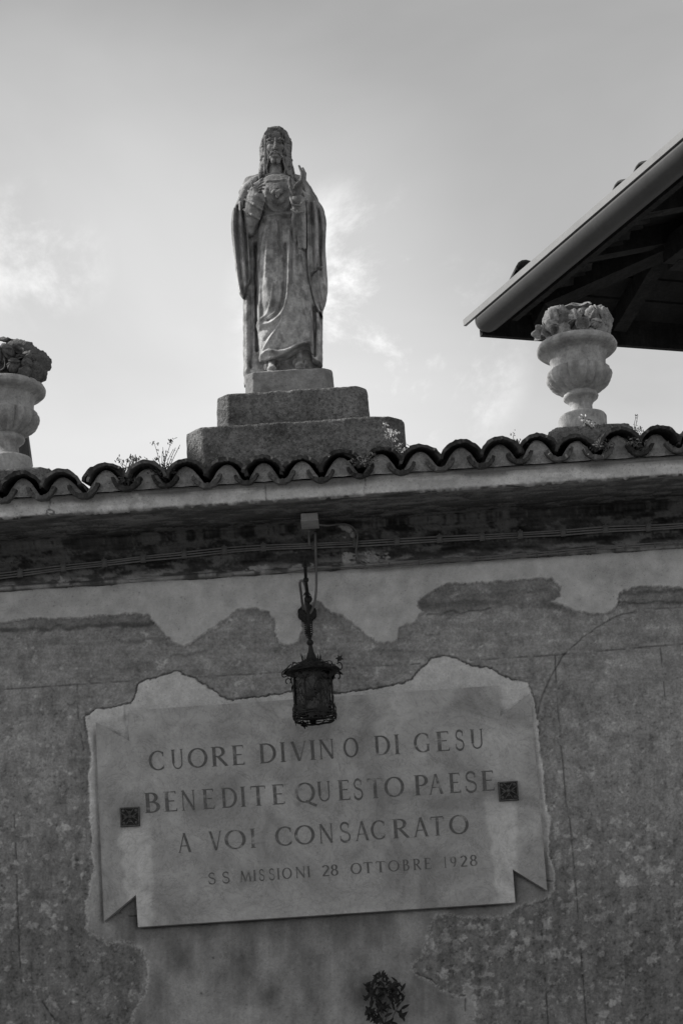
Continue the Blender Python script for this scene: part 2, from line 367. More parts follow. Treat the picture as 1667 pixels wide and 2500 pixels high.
    # pale old limewash over fresh fill
    up = .30 + .05*(mid-.5)*2.2 + .03*(med-.5) + .05*(big-.5)*1.5 + .02*(hor-.5)
    low = sstep(py, 1900, 2290)
    pm = (.36 + .06*(mid-.5)*1.4)*(1-low) + (.15 + .05*(ver-.5) + .20*(fbm(px/55, py/90, 11, 4)-.5) + .05*(big-.5))*low
    under = sstep(py, 2225, 2250)*np.exp(-np.maximum(py-2235, 0)/45.)*sstep(px, 300, 380)*sstep(px, 1000, 900)  # cast shadow of the slab, painted into the plaster tone below it
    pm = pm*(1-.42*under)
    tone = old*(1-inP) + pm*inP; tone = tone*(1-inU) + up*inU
    tone += (1-inP*(1-.2*low))*(1-inU)*sp*.13*(.7+.6*mid)
    # cast band of old moulding left as dark stains
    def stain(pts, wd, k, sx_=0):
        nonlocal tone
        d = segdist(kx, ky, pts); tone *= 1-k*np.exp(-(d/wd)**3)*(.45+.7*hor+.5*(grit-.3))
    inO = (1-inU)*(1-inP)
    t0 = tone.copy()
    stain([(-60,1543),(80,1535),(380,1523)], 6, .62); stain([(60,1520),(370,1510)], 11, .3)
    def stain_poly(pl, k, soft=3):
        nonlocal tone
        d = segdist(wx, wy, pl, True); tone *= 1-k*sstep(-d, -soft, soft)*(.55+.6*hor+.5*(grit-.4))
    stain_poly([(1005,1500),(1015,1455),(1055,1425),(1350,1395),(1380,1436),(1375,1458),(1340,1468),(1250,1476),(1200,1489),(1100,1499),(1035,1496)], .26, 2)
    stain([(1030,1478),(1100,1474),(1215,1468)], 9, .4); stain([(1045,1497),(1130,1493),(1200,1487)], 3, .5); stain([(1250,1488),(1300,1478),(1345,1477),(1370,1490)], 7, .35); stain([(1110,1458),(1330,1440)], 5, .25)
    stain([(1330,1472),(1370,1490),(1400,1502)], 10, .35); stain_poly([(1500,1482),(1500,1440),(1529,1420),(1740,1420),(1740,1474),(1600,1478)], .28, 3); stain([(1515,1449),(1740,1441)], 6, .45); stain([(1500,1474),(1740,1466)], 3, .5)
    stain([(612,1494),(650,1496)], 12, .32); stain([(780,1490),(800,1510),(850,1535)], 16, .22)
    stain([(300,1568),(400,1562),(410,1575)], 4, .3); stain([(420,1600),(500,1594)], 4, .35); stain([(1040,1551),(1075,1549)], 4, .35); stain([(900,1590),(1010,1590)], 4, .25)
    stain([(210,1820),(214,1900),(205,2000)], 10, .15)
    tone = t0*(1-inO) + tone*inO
    tone = np.where(inU*(1-inO) > .5, tone, tone)
    # edges: crumbly pale arris on fresh plaster, dark line where the old coat overhangs
    eU = np.exp(-(dU/3.2)**2)*(fine > .42); tone += eU*.09*sstep(med, .35, .6); tone *= 1-.35*np.exp(-((dU-3.5)/2.2)**2)*sstep(med, .4, .6)
    eP = np.exp(-((dP-1.5)/2.0)**2)*sstep(py, 1800, 1740)*(px < 1260); tone *= 1-.6*eP
    eP2 = np.exp(-((dP+1)/5.)**2)*sstep(py, 1700, 1760)*(fine > .45); tone += eP2*.08; tone *= 1-.3*np.exp(-((dP-4)/2.5)**2)*sstep(med, .42, .6)*sstep(py, 1700, 1760)
    jd = np.full(px.shape, 1e3, np.float32)
    jx, jy = warp(px, py, 1.2, 14, 2)
    for j in JOINTS: jd = np.minimum(jd, segdist(jx, jy, j))
    jl = np.exp(-(jd/(.8+1.6*med))**2)*inO*sstep(mid+.3*(med-.5), .36, .52); tone *= 1-.55*jl
    ax, ay = warp(px, py, 2.5, 20, 6)
    ad = segdist(ax, ay, ARC); al = np.exp(-(ad/(.9+1.8*med))**2)*inO*(sstep(mid, .3, .5)); tone *= 1-.5*al
    cd = np.full(px.shape, 1e3, np.float32)
    for j in CRACKS: cd = np.minimum(cd, segdist(ax, ay, j))
    cl = np.exp(-(cd/(.7+1.8*med))**2)*sstep(mid, .33, .5); tone *= 1-.55*cl
    scr = np.abs(fbm(px/24, py/60, 21, 4)-.5); hair = sstep(scr, .006, .0)*(1-inU)*(1-inP)*sstep(px, 1450, 1530)*.35; tone *= 1-hair
    # nail holes and pinpricks
    for _ in range(420):
        x_, y_ = r2.uniform(0, 1667), r2.uniform(1420, 2500); rr = r2.uniform(1.0, 1.9); m = (np.abs(px-x_) < 6) & (np.abs(py-y_) < 6)
        tone[m] *= 1-.55*np.exp(-(((px[m]-x_)**2+(py[m]-y_)**2)/rr**2))
    for x_, y_ in ((521,2339),(492,2425),(190,2428),(1300,2290)):
        m = (np.abs(px-x_) < 8) & (np.abs(py-y_) < 8); tone[m] *= 1-.9*np.exp(-(((px[m]-x_-.5*(py[m]-y_))**2+(py[m]-y_)**2)/6.))
    # the face is darker in a thin strip just below the cornice
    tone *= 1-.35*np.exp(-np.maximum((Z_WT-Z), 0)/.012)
    # relief: fresh coats lie over the old one; patch around the slab swells up to the slab's face at its top
    rise = .35*sstep(py, 2230, 1700)
    H = .013*inU + inP*(.004 + .012*rise) + .0035*(mid-.5) + .0022*(grit-.5)*(1-inU)*(1-.7*inP)*(1+lowr) + .005*(big-.5) + .0012*(fine-.5)
    H += .003*sp*inO + .006*np.exp(-((dU+3)/7.)**2)*(mid-.2)
    H += .007*np.exp(-(dP-4)**2/90.)*sstep(py, 1860, 1700)          # overhanging lip of old coat
    H -= .006*jl + .006*al + .009*cl + .003*pit + .010*np.exp(-((dP-1.0)/1.8)**2)*sstep(py, 1860, 1740)
    # behind the slab: flat
    dS = segdist(px, py, PLAQUE, True); H = np.where(dS < -6, 0.0, H)
    # top corners of the ribbon are buried: fill plaster reaches the slab face there
    bur = sstep(segdist(px, py, [(296,1738),(245,1750)]), 40, 10)*sstep(px, 309, 303)*.012 + inP*sstep(segdist(px, py, [(1222,1690),(1222,1735),(1262,1700)]), 34, 14)*.014
    bur += .008*inP*np.exp(-(segdist(px, py, [(1300,1760),(1322,1900),(1345,2110)])/9.)**2)
    H = H + bur
    H -= .014*np.exp(-(np.maximum(dS, 0)/5.5)**2)*(dS > -6)*np.maximum(sstep(px, 300, 285)*sstep(py, 1775, 1800), sstep(py, 2060, 2100))  # groove added left of and below the slab to hold a dark shadow line
    V = np.stack([X, -H, Z], -1).reshape(-1, 3); i = np.arange(nx*nz).reshape(nx, nz)
    F = np.stack([i[:-1, :-1], i[1:, :-1], i[1:, 1:], i[:-1, 1:]], -1).reshape(-1, 4)
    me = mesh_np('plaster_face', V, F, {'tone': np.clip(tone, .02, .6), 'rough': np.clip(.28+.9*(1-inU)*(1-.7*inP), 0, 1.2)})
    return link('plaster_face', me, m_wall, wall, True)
build_face()

def densify(prof, step):
    o = []
    for (a, b), (c, d) in zip(prof[:-1], prof[1:]):
        n = max(1, int(math.ceil(math.hypot(c-a, d-b)/step))); o += [(a+(c-a)*t/n, b+(d-b)*t/n) for t in range(n)]
    return o + [prof[-1]]
def sweep(name, prof, x0, x1, dx, fn, m, step=.006):
    pr = np.array(densify(prof, step)); xs = np.arange(x0, x1+dx, dx)
    xs = np.concatenate([np.linspace(-7, -3.4, 20)[:-1], np.arange(-3.4, x0, .014), xs, np.arange(x1+2*dx, 3.4, .014), np.linspace(3.42, 7, 20)])
    tg = np.gradient(pr, axis=0); tg /= np.linalg.norm(tg, axis=1)[:, None]+1e-9
    nr = np.stack([-tg[:, 1], tg[:, 0]], -1)
    X = np.repeat(xs[:, None], len(pr), 1); Y = np.repeat(pr[None, :, 0], len(xs), 0); Z = np.repeat(pr[None, :, 1], len(xs), 0)
    px, py = proj(np.stack([X, Y, Z], -1).reshape(-1, 3)); px = px.reshape(X.shape); py = py.reshape(X.shape)
    D, tone = fn(X, Y, Z, px, py)
    V = np.stack([X, Y+nr[None, :, 0]*D, Z+nr[None, :, 1]*D], -1).reshape(-1, 3)
    i = np.arange(X.size).reshape(X.shape)
    F = np.stack([i[:-1, :-1], i[1:, :-1], i[1:, 1:], i[:-1, 1:]], -1).reshape(-1, 4)
    return link(name, mesh_np(name, V, F, {'tone': np.clip(tone, .006, .6)}), m, wall, True)
def flakes(px, py, tone, polys, val):
    wx, wy = warp(px, py, 6, 12, 3)
    for pl in polys:
        d = segdist(wx, wy, pl, True); k = sstep(-d, -1, 1.5); k = k*sstep(fbm(px/6, py/6, 12, 3), .36, .46); tone = tone*(1-k) + k*val*(.6+.8*fbm(px/9, py/9, 2, 3))
    return tone
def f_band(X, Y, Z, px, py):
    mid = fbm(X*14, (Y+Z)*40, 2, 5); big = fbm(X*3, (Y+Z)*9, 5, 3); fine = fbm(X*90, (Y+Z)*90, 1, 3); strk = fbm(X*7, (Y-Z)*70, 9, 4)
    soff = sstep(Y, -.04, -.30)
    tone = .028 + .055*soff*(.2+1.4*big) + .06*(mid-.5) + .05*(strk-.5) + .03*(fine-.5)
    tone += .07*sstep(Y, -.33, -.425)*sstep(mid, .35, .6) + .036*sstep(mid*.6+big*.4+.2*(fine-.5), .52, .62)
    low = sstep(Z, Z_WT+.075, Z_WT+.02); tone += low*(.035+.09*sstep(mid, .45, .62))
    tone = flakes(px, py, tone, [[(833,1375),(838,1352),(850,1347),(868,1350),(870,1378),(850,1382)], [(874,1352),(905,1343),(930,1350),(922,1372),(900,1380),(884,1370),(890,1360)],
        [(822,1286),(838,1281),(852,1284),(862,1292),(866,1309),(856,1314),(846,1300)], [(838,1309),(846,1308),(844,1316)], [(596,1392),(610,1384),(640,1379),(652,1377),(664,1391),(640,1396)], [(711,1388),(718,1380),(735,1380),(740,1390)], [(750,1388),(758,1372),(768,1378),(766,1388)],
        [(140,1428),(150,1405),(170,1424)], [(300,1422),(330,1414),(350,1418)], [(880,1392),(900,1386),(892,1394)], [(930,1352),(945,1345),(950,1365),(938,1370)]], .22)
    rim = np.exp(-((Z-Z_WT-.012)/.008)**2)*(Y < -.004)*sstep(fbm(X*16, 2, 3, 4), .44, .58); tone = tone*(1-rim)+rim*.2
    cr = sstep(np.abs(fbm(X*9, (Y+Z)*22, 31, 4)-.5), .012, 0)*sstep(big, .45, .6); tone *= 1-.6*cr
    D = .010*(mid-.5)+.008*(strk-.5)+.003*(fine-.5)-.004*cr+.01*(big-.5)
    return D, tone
zt = Z_WT
band_prof = [(.0, zt-.012), (-.012, zt-.002), (-.026, zt+.002), (-.033, zt+.012), (-.028, zt+.022), (-.014, zt+.027), (-.012, zt+.06), (-.016, Z_SOF-.03), (-.035, Z_SOF-.006), (-.06, Z_SOF), (-.30, Z_SOF+.004), (-.432, Z_SOF)]
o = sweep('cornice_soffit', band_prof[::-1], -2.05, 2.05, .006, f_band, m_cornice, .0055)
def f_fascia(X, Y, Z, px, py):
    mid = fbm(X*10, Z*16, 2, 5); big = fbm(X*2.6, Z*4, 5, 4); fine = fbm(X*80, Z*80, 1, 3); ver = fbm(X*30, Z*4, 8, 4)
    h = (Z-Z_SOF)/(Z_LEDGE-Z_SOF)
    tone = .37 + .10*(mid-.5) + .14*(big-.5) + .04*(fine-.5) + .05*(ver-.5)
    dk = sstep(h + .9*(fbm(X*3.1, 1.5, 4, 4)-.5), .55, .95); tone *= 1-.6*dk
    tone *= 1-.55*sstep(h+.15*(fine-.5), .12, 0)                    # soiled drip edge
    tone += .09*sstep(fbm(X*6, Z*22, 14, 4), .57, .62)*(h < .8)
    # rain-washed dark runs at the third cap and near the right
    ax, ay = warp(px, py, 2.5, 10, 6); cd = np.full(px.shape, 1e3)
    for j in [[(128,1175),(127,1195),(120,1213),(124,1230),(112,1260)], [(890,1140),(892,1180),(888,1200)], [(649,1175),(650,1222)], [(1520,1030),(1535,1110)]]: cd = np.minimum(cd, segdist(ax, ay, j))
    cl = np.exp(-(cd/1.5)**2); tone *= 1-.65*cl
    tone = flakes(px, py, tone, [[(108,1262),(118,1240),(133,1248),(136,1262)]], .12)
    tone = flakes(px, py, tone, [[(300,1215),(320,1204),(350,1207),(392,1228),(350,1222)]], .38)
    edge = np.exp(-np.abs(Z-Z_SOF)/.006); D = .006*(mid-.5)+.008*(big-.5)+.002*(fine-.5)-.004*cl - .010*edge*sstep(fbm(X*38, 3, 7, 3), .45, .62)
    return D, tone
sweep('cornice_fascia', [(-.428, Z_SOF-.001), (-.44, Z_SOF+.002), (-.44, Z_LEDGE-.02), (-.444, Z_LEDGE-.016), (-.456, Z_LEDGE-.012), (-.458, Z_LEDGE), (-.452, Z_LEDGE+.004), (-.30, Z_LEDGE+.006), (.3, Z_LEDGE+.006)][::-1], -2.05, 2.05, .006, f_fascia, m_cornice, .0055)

# masonry body behind the skin
mb = MB(); mb.box((0, .27, (Z_WT)/2), (14, .5, Z_WT)); mb.box((0, .05, (Z_SOF+Z_LEDGE)/2+.003), (14, .96, Z_LEDGE-Z_SOF-.012)); mb.box((0, .27, (Z_WT+Z_SOF)/2), (14, .5, Z_SOF-Z_WT+.02)); 
mb.build('masonry_core', m_core, wall)

# ------------------------------------------------------------------ roof tiles of the wall
PEAKS = [(-728,1198),(-631,1192),(-534,1185),(-437,1178),(-340,1172),(-243,1167),(-145,1160),(-47,1156),(51,1149),(148,1146),(255,1129),(356,1124),(449,1119),(552,1114),(640,1109.5),(734,1107),(829,1096.5),(926,1088),(1023,1083),(1123,1073),(1219,1064.5),(1311,1054),(1407,1057),(1508,1044),(1602,1039),(1699,1033),(1796,1028),(1893,1021),(1990,1014),(2084,1008),(2180,1001),(2277,994),(2374,988)]
YT = -.50; SL = math.tan(rad(9))
def tile_mesh(kind, seed):
    r = random.Random(seed); nA = 20; nL = 5; Lh = .42; V = []
    th = .018 if kind == 'cover' else .022
    for j in range(nL):
        t = j/(nL-1); k = 1-.13*t if kind == 'cover' else .88+.10*t
        for s_ in (1, 0):
            for i in range(nA+1):
                if kind == 'cover':
                    a = rad(-84+168*i/nA); W, H = .0985*k, .102*k
                    rw, rh = (W, H) if s_ else (W-th*.8, H-th)
                    x = rw*math.sin(a)*(1-.10*(1-abs(math.sin(a)))) ; z = rh*math.cos(a)**.9 - H
                    # splayed feet
                    x += .006*math.sin(a)**3; 
                else:
                    a = rad(-78+156*i/nA); W, H = .080*k, .078
                    rw, rh = (W, H) if s_ else (W-th*.7, H-th)
                    x = rw*math.sin(a)/math.sin(rad(78)); z = -rh*math.cos(a) + (H*math.cos(rad(78)))
                e = .007 if j == 0 else .002
                yy = t*Lh + (r.uniform(-e, e)*1.2 if j == 0 else 0)
                V.append((x+r.uniform(-.0018, .0018), yy, z + t*Lh*SL + r.uniform(-.0024, .0020)))
    n = nA+1; F = []
    idx = lambda j, s_, i: (j*2+(0 if s_ else 1))*n+i
    for j in range(nL-1):
        for i in range(nA):
            F.append((idx(j,1,i), idx(j,1,i+1), idx(j+1,1,i+1), idx(j+1,1,i))); F.append((idx(j,0,i+1), idx(j,0,i), idx(j+1,0,i), idx(j+1,0,i+1)))
        for i in (0, nA): F.append((idx(j,1,i), idx(j+1,1,i), idx(j+1,0,i), idx(j,0,i)))
    for j in (0, nL-1):
        for i in range(nA): F.append((idx(j,1,i), idx(j,0,i), idx(j,0,i+1), idx(j,1,i+1)))
    me = bpy.data.meshes.new(kind+'_tile'); me.from_pydata(V, [], F); me.validate()
    bm = bmesh.new(); bm.from_mesh(me); bmesh.ops.recalc_face_normals(bm, faces=bm.faces); bm.to_mesh(me); bm.free()
    me.materials.append(m_tile); me.shade_smooth()
    me.set_sharp_from_angle(angle=rad(40)); return me
cov = [tile_mesh('cover', s_) for s_ in range(9)]; pan = [tile_mesh('pan', s_+20) for s_ in range(9)]
for i_, me_ in enumerate(cov+pan): me_.materials[0] = (m_tile, m_tile2, m_tile3, m_tile)[i_ % 4]
def put(me, name, loc, rz=0, ry=0, rx=0, s_=1.0):
    o = bpy.data.objects.new(name, me); col.objects.link(o); o.parent = wall; o.location = loc; o.rotation_euler = (rx, ry, rz); o.scale = (s_, 1, s_)
    return o
tp = []
rt = random.Random(3)
PK = [at(x, y, YT) for x, y in PEAKS]
for k, p in enumerate(PK):
    w_ = 1.0
    for row in range(2):
        dy = row*.33; lift = dy*SL + (.012 if row else 0)
        put(cov[rt.randrange(9)], 'cover_tile', (p.x+rt.uniform(-.003, .003), YT+dy+rt.uniform(-.022, .016), p.z+lift+rt.uniform(-.005, .004)), rad(rt.uniform(-4, 4)), rad(rt.uniform(-5, 5)), rad(rt.uniform(-1.5, 1.5)), 1.0+rt.uniform(-.05, .05))
    # a doubled cap on some: the second tile peeps out on top
    if k < len(PK)-1:
        q = (p+PK[k+1])/2; hw = (PK[k+1].x-p.x)/.195
        for row in range(2):
            dy = row*.33
            put(pan[rt.randrange(9)], 'pan_tile', (q.x+rt.uniform(-.005, .005), YT-.010+dy+rt.uniform(-.01, .01), q.z-.088+dy*SL+rt.uniform(-.005, .004)), rad(rt.uniform(-2, 2)), rad(rt.uniform(-5, 5)), 0, hw*rt.uniform(.96, 1.03))
for k in (10, 12, 13, 16, 20):
    p = PK[k]; put(cov[k % 5], 'cover_tile', (p.x+rt.uniform(-.006, .006), YT+.03, p.z+.009), rad(rt.uniform(-2, 2)), rad(rt.uniform(-5, 5)), 0, 1.03)
# mortar bedding under the tiles
xs = np.arange(-3.0, 3.0, .008); px_ = np.array([p.x for p in PK]); pz_ = np.array([p.z for p in PK])
ph = np.interp(xs, px_, np.arange(len(px_))); zc = np.interp(xs, px_, pz_)
wv = .5+.5*np.cos(2*math.pi*ph); top = zc - .132 + .110*np.sqrt(wv)*wv**.05 + .006*(fbm(xs*30, 3)-.5)
cols = []
for t in np.linspace(0, 1, 14):
    zb = Z_LEDGE-.004
    z = zb+(top-zb)*t; y = -.470 + .02*t + .010*(fbm(xs*26, z*26, 2, 4)-.5)*2 - .014*np.exp(-t/.18)
    cols.append(np.stack([xs, y, z], -1))
cols.append(np.stack([xs, np.full_like(xs, .0), top+.05*SL], -1))
V = np.stack(cols, 1); i = np.arange(V.shape[0]*V.shape[1]).reshape(V.shape[:2])
F = np.stack([i[:-1, :-1], i[1:, :-1], i[1:, 1:], i[:-1, 1:]], -1).reshape(-1, 4)
link('mortar_bed', mesh_np('mortar_bed', V.reshape(-1, 3), F), m_mortar, wall, True)

# ------------------------------------------------------------------ SDF sculpting (numpy field -> surface nets)
def surface_nets(Fd, org, h):
    nx, ny, nz = Fd.shape; S = Fd < 0
    c = [S[a:nx-1+a, b:ny-1+b, d:nz-1+d] for a in (0, 1) for b in (0, 1) for d in (0, 1)]
    cnt = sum(x.astype(np.int8) for x in c); act = (cnt > 0) & (cnt < 8)
    idx = np.argwhere(act); ids = np.full(act.shape, -1, np.int64); ids[act] = np.arange(len(idx))
    acc = np.zeros((len(idx), 3)); n = np.zeros(len(idx))
    val = {(a, b, d): Fd[idx[:, 0]+a, idx[:, 1]+b, idx[:, 2]+d] for a in (0, 1) for b in (0, 1) for d in (0, 1)}
    for ax in range(3):
        for u in (0, 1):
            for v in (0, 1):
                k0 = [0, 0, 0]; oth = [q for q in range(3) if q != ax]; k0[oth[0]] = u; k0[oth[1]] = v; k1 = list(k0); k1[ax] = 1
                f0, f1 = val[tuple(k0)], val[tuple(k1)]; cr = (f0 < 0) != (f1 < 0)
                t = np.where(cr, f0/np.where(cr, f0-f1, 1), 0)
                p = np.tile(np.array(k0, float), (len(idx), 1)); p[:, ax] = t
                acc += p*cr[:, None]; n += cr
    V = (idx + acc/n[:, None])*h + np.array(org)
    Q = []
    for ax in range(3):
        a = [slice(None)]*3; b = [slice(None)]*3; a[ax] = slice(0, -1); b[ax] = slice(1, None)
        s0, s1 = S[tuple(a)], S[tuple(b)]; e = np.argwhere(s0 != s1)
        o1, o2 = [q for q in range(3) if q != ax]
        e = e[(e[:, o1] > 0) & (e[:, o2] > 0) & (e[:, o1] < Fd.shape[o1]-1) & (e[:, o2] < Fd.shape[o2]-1)]
        q = []
        for du, dv in ((1, 1), (0, 1), (0, 0), (1, 0)):
            k = e.copy(); k[:, o1] -= du; k[:, o2] -= dv; q.append(ids[k[:, 0], k[:, 1], k[:, 2]])
        q = np.stack(q, -1); fl = s0[e[:, 0], e[:, 1], e[:, 2]]
        if ax == 1: fl = ~fl
        q = np.where(fl[:, None], q, q[:, ::-1]); Q.append(q)
    return V, np.concatenate(Q)
def smin(a, b, k):
    h = np.clip(.5+.5*(b-a)/k, 0, 1); return b+(a-b)*h - k*h*(1-h)
class Field:
    def __init__(s, lo, hi, h):
        s.h = h; s.lo = np.array(lo, float); n = np.ceil((np.array(hi)-s.lo)/h).astype(int)+1
        s.x, s.y, s.z = [s.lo[i]+np.arange(n[i])*h for i in range(3)]
        s.F = np.full(tuple(n), .05, np.float32)
    def win(s, lo, hi, m=.03):
        sl = []
        for i, a in enumerate((s.x, s.y, s.z)):
            i0 = int(np.clip(np.searchsorted(a, lo[i]-m), 0, len(a)-1)); i1 = int(np.clip(np.searchsorted(a, hi[i]+m), i0+1, len(a)))
            sl.append(slice(i0, i1))
        return tuple(sl)
    def g(s, sl):
        return (s.x[sl[0]][:, None, None].astype(np.float32), s.y[sl[1]][None, :, None].astype(np.float32), s.z[sl[2]][None, None, :].astype(np.float32))
    def put(s, sl, d, k=.004, sub=False):
        f = s.F[sl]
        s.F[sl] = -smin(-f, d, k) if sub else smin(f, d, k)
    def ell(s, c, r, k=.006, sub=False, R=None):
        c = np.array(c); r = np.array(r, float); mx = r.max(); sl = s.win(c-mx, c+mx); X, Y, Z = s.g(sl)
        X, Y, Z = X-c[0], Y-c[1], Z-c[2]
        if R is not None:
            R = np.array(R); X, Y, Z = [R[0][i]*X+R[1][i]*Y+R[2][i]*Z for i in range(3)]
        q = np.sqrt((X/r[0])**2+(Y/r[1])**2+(Z/r[2])**2); d = (q-1)*r.min()
        s.put(sl, d, k, sub)
    def cap(s, a, b, ra, rb, k=.005, sub=False, fl=1.0):
        a, b = np.array(a), np.array(b); mx = max(ra, rb); sl = s.win(np.minimum(a, b)-mx, np.maximum(a, b)+mx); X, Y, Z = s.g(sl)
        d = b-a; t = np.clip(((X-a[0])*d[0]+(Y-a[1])*d[1]+(Z-a[2])*d[2])/(d@d+1e-12), 0, 1)
        q = np.sqrt((X-a[0]-t*d[0])**2+((Y-a[1]-t*d[1])*fl)**2+(Z-a[2]-t*d[2])**2) - (ra+(rb-ra)*t)
        s.put(sl, q, k, sub)
    def chain(s, pts, rs, k=.005, sub=False, fl=1.0):
        for i in range(len(pts)-1): s.cap(pts[i], pts[i+1], rs[i], rs[i+1], k, sub, fl)
    def mesh(s, name, noise=0.0, nsc=60):
        F_ = s.F
        if noise:
            X, Y, Z = s.x[:, None, None], s.y[None, :, None], s.z[None, None, :]
            near = np.abs(F_) < .02; ii = np.argwhere(near)
            n = fbm(s.x[ii[:, 0]]*nsc, s.y[ii[:, 1]]*nsc, s.z[ii[:, 2]]*nsc, 3)-.5
            F_ = F_.copy(); F_[near] += (n*noise).astype(np.float32)
        V, Q = surface_nets(F_, s.lo, s.h); return V, Q

# ------------------------------------------------------------------ stone blocks under the statue
def rough_block(name, x0, x1, y0, y1, z0, z1, ch, m, lab, cat, rnd=.012, nz=.012, h=.009, taper=0.0, parent=None):
    f = Field((x0-.03, y0-.03, z0-.03), (x1+.03, y1+.03, z1+.03), h); X, Y, Z = f.x[:, None, None], f.y[None, :, None], f.z[None, None, :]
    cx, cy = (x0+x1)/2, (y0+y1)/2; tp_ = 1-taper*(Z-z0)/(z1-z0)
    ax, ay = np.abs(X-cx)-(x1-x0)/2*tp_+rnd, np.abs(Y-cy)-(y1-y0)/2+rnd; az = np.abs(Z-(z0+z1)/2)-(z1-z0)/2+rnd
    cham = (ax+ay+ch-rnd*.2)/1.414; ax, ay, az = np.broadcast_arrays(ax, ay, az)
    q = np.sqrt(np.maximum(ax, 0)**2+np.maximum(ay, 0)**2+np.maximum(az, 0)**2)+np.minimum(np.maximum(np.maximum(ax, ay), az), 0)-rnd
    q = np.maximum(q, cham-rnd*.3)
    q = q + nz*(fbm(X*9, Y*9, Z*9, 3)-.5) + nz*.8*(fbm(X*45, Y*45, Z*45, 3, .7)-.5)
    V, Q = surface_nets(q.astype(np.float32), f.lo, h)
    o = link(name, mesh_np(name, V, Q), m, parent, True)
    if lab: tag(o, lab, cat)
    return o
YB1, YB2, YB3 = -.13, -.04, .01
zb0 = Z_LEDGE+.0
zt1 = at(730, 1027, YB1).z; zt2 = at(712, 950, YB2).z; zt3 = at(710, 901, YB3).z
a, b = at(453, 1060, YB1+.08), at(987, 1040, YB1+.08)
rough_block('stone_block', a.x, b.x, YB1, .50, zb0, zt1, .075, m_block, 'wide lower rough stone block with cut corners directly behind the wall tiles', 'block')
a, b = at(526, 1000, YB2+.05), at(903, 985, YB2+.05)
rough_block('stone_block', a.x, b.x, YB2, .42, zt1-.004, zt2, .045, m_block, 'smaller upper rough stone block carrying the pale base of the statue', 'block', taper=.03)

# ------------------------------------------------------------------ the statue
YS = .17; S = (YS-EYE.y)/FPX                    # metres per photo pixel at the statue
statue = empty('statue', (at(705, 900, YS).x, YS, zt2), 'weathered stone statue of a robed bearded man with long hair and one raised hand', 'statue')
def P(px, py, d=0):
    return np.array(at(px, py, YS+d*S))
a, b = at(596, 930, YB3+.04), at(815, 920, YB3+.04)
ob = rough_block('statue_base', a.x, b.x, YB3, .36, zt2-.004, zt3, .03, m_base, None, None, .010, .007, .006, .03, statue)

def field_rows(f, rows, n=2.2, fold=None, zcut=None):
    """rows: (py, xl, xr, d, ry[px]) -> closed loft of superellipses added into the field"""
    R = []
    for py, xl, xr, d, ry in rows:
        l, r = P(xl, py, d), P(xr, py, d); R.append(((l[2]+r[2])/2, (l[0]+r[0])/2, (r[0]-l[0])/2, YS+d*S, ry*S))
    R.sort(); R = np.array(R)
    z = f.z; cx, rx, cy, ry = [np.interp(z, R[:, 0], R[:, i]) for i in (1, 2, 3, 4)]
    k = np.ones(5)/5                              # soften the row breaks
    sm = lambda v: np.convolve(np.pad(v, 2, 'edge'), k, 'valid')
    cx, rx, cy, ry = map(sm, (cx, rx, cy, ry))
    X, Y, Z = f.x[:, None, None], f.y[None, :, None], f.z[None, None, :]
    qx, qy = np.abs(X-cx)/rx, np.abs(Y-cy)/ry
    d = ((qx**n+qy**n)**(1/n)-1)*np.minimum(rx, ry)
    d = np.maximum(d, np.maximum(R[0, 0]-Z, Z-R[-1, 0]))
    if fold is not None:
        front = sstep((cy-Y)/ry, -.15, .35); side = 1
        d = d - fold[:, None, :]*front
    if zcut is not None:
        zc = zcut(f.x)[:, None, None]; d = np.maximum(d, zc-Z)
    return d.astype(np.float32)
def fold_map(f, folds, D):
    X, Z = np.meshgrid(f.x, f.z, indexing='ij'); Mx = np.zeros(X.shape, np.float32)
    for pts, wd, h in folds:
        q = catmull([(P(x, y, D)[0], P(x, y, D)[2], 0) for x, y in pts], 4); q = [(v[0], v[1]) for v in q]
        d = segdist(X, Z, q)/(wd*S); Mx += 1.5*h*S*np.exp(-d**2)
    return Mx
def hemcurve(pts, D):
    q = sorted([(P(x, y, D)[0], P(x, y, D)[2]) for x, y in pts]); a = np.array(q)
    return lambda x: np.interp(x, a[:, 0], a[:, 1])
ZB = zt3 + .001
def newf(xl, xr, yt, yb, h, d0=-104, d1=75, zlo=None):
    lo = P(xl, yb, 0); hi = P(xr, yt, 0)
    return Field((min(P(xl, yb, 0)[0], P(xl, yt, 0)[0]), YS+d0*S, ZB-.02 if zlo is None else zlo), (max(P(xr, yb)[0], P(xr, yt)[0]), YS+d1*S, P(xl, yt, -40)[2]+.02), h)

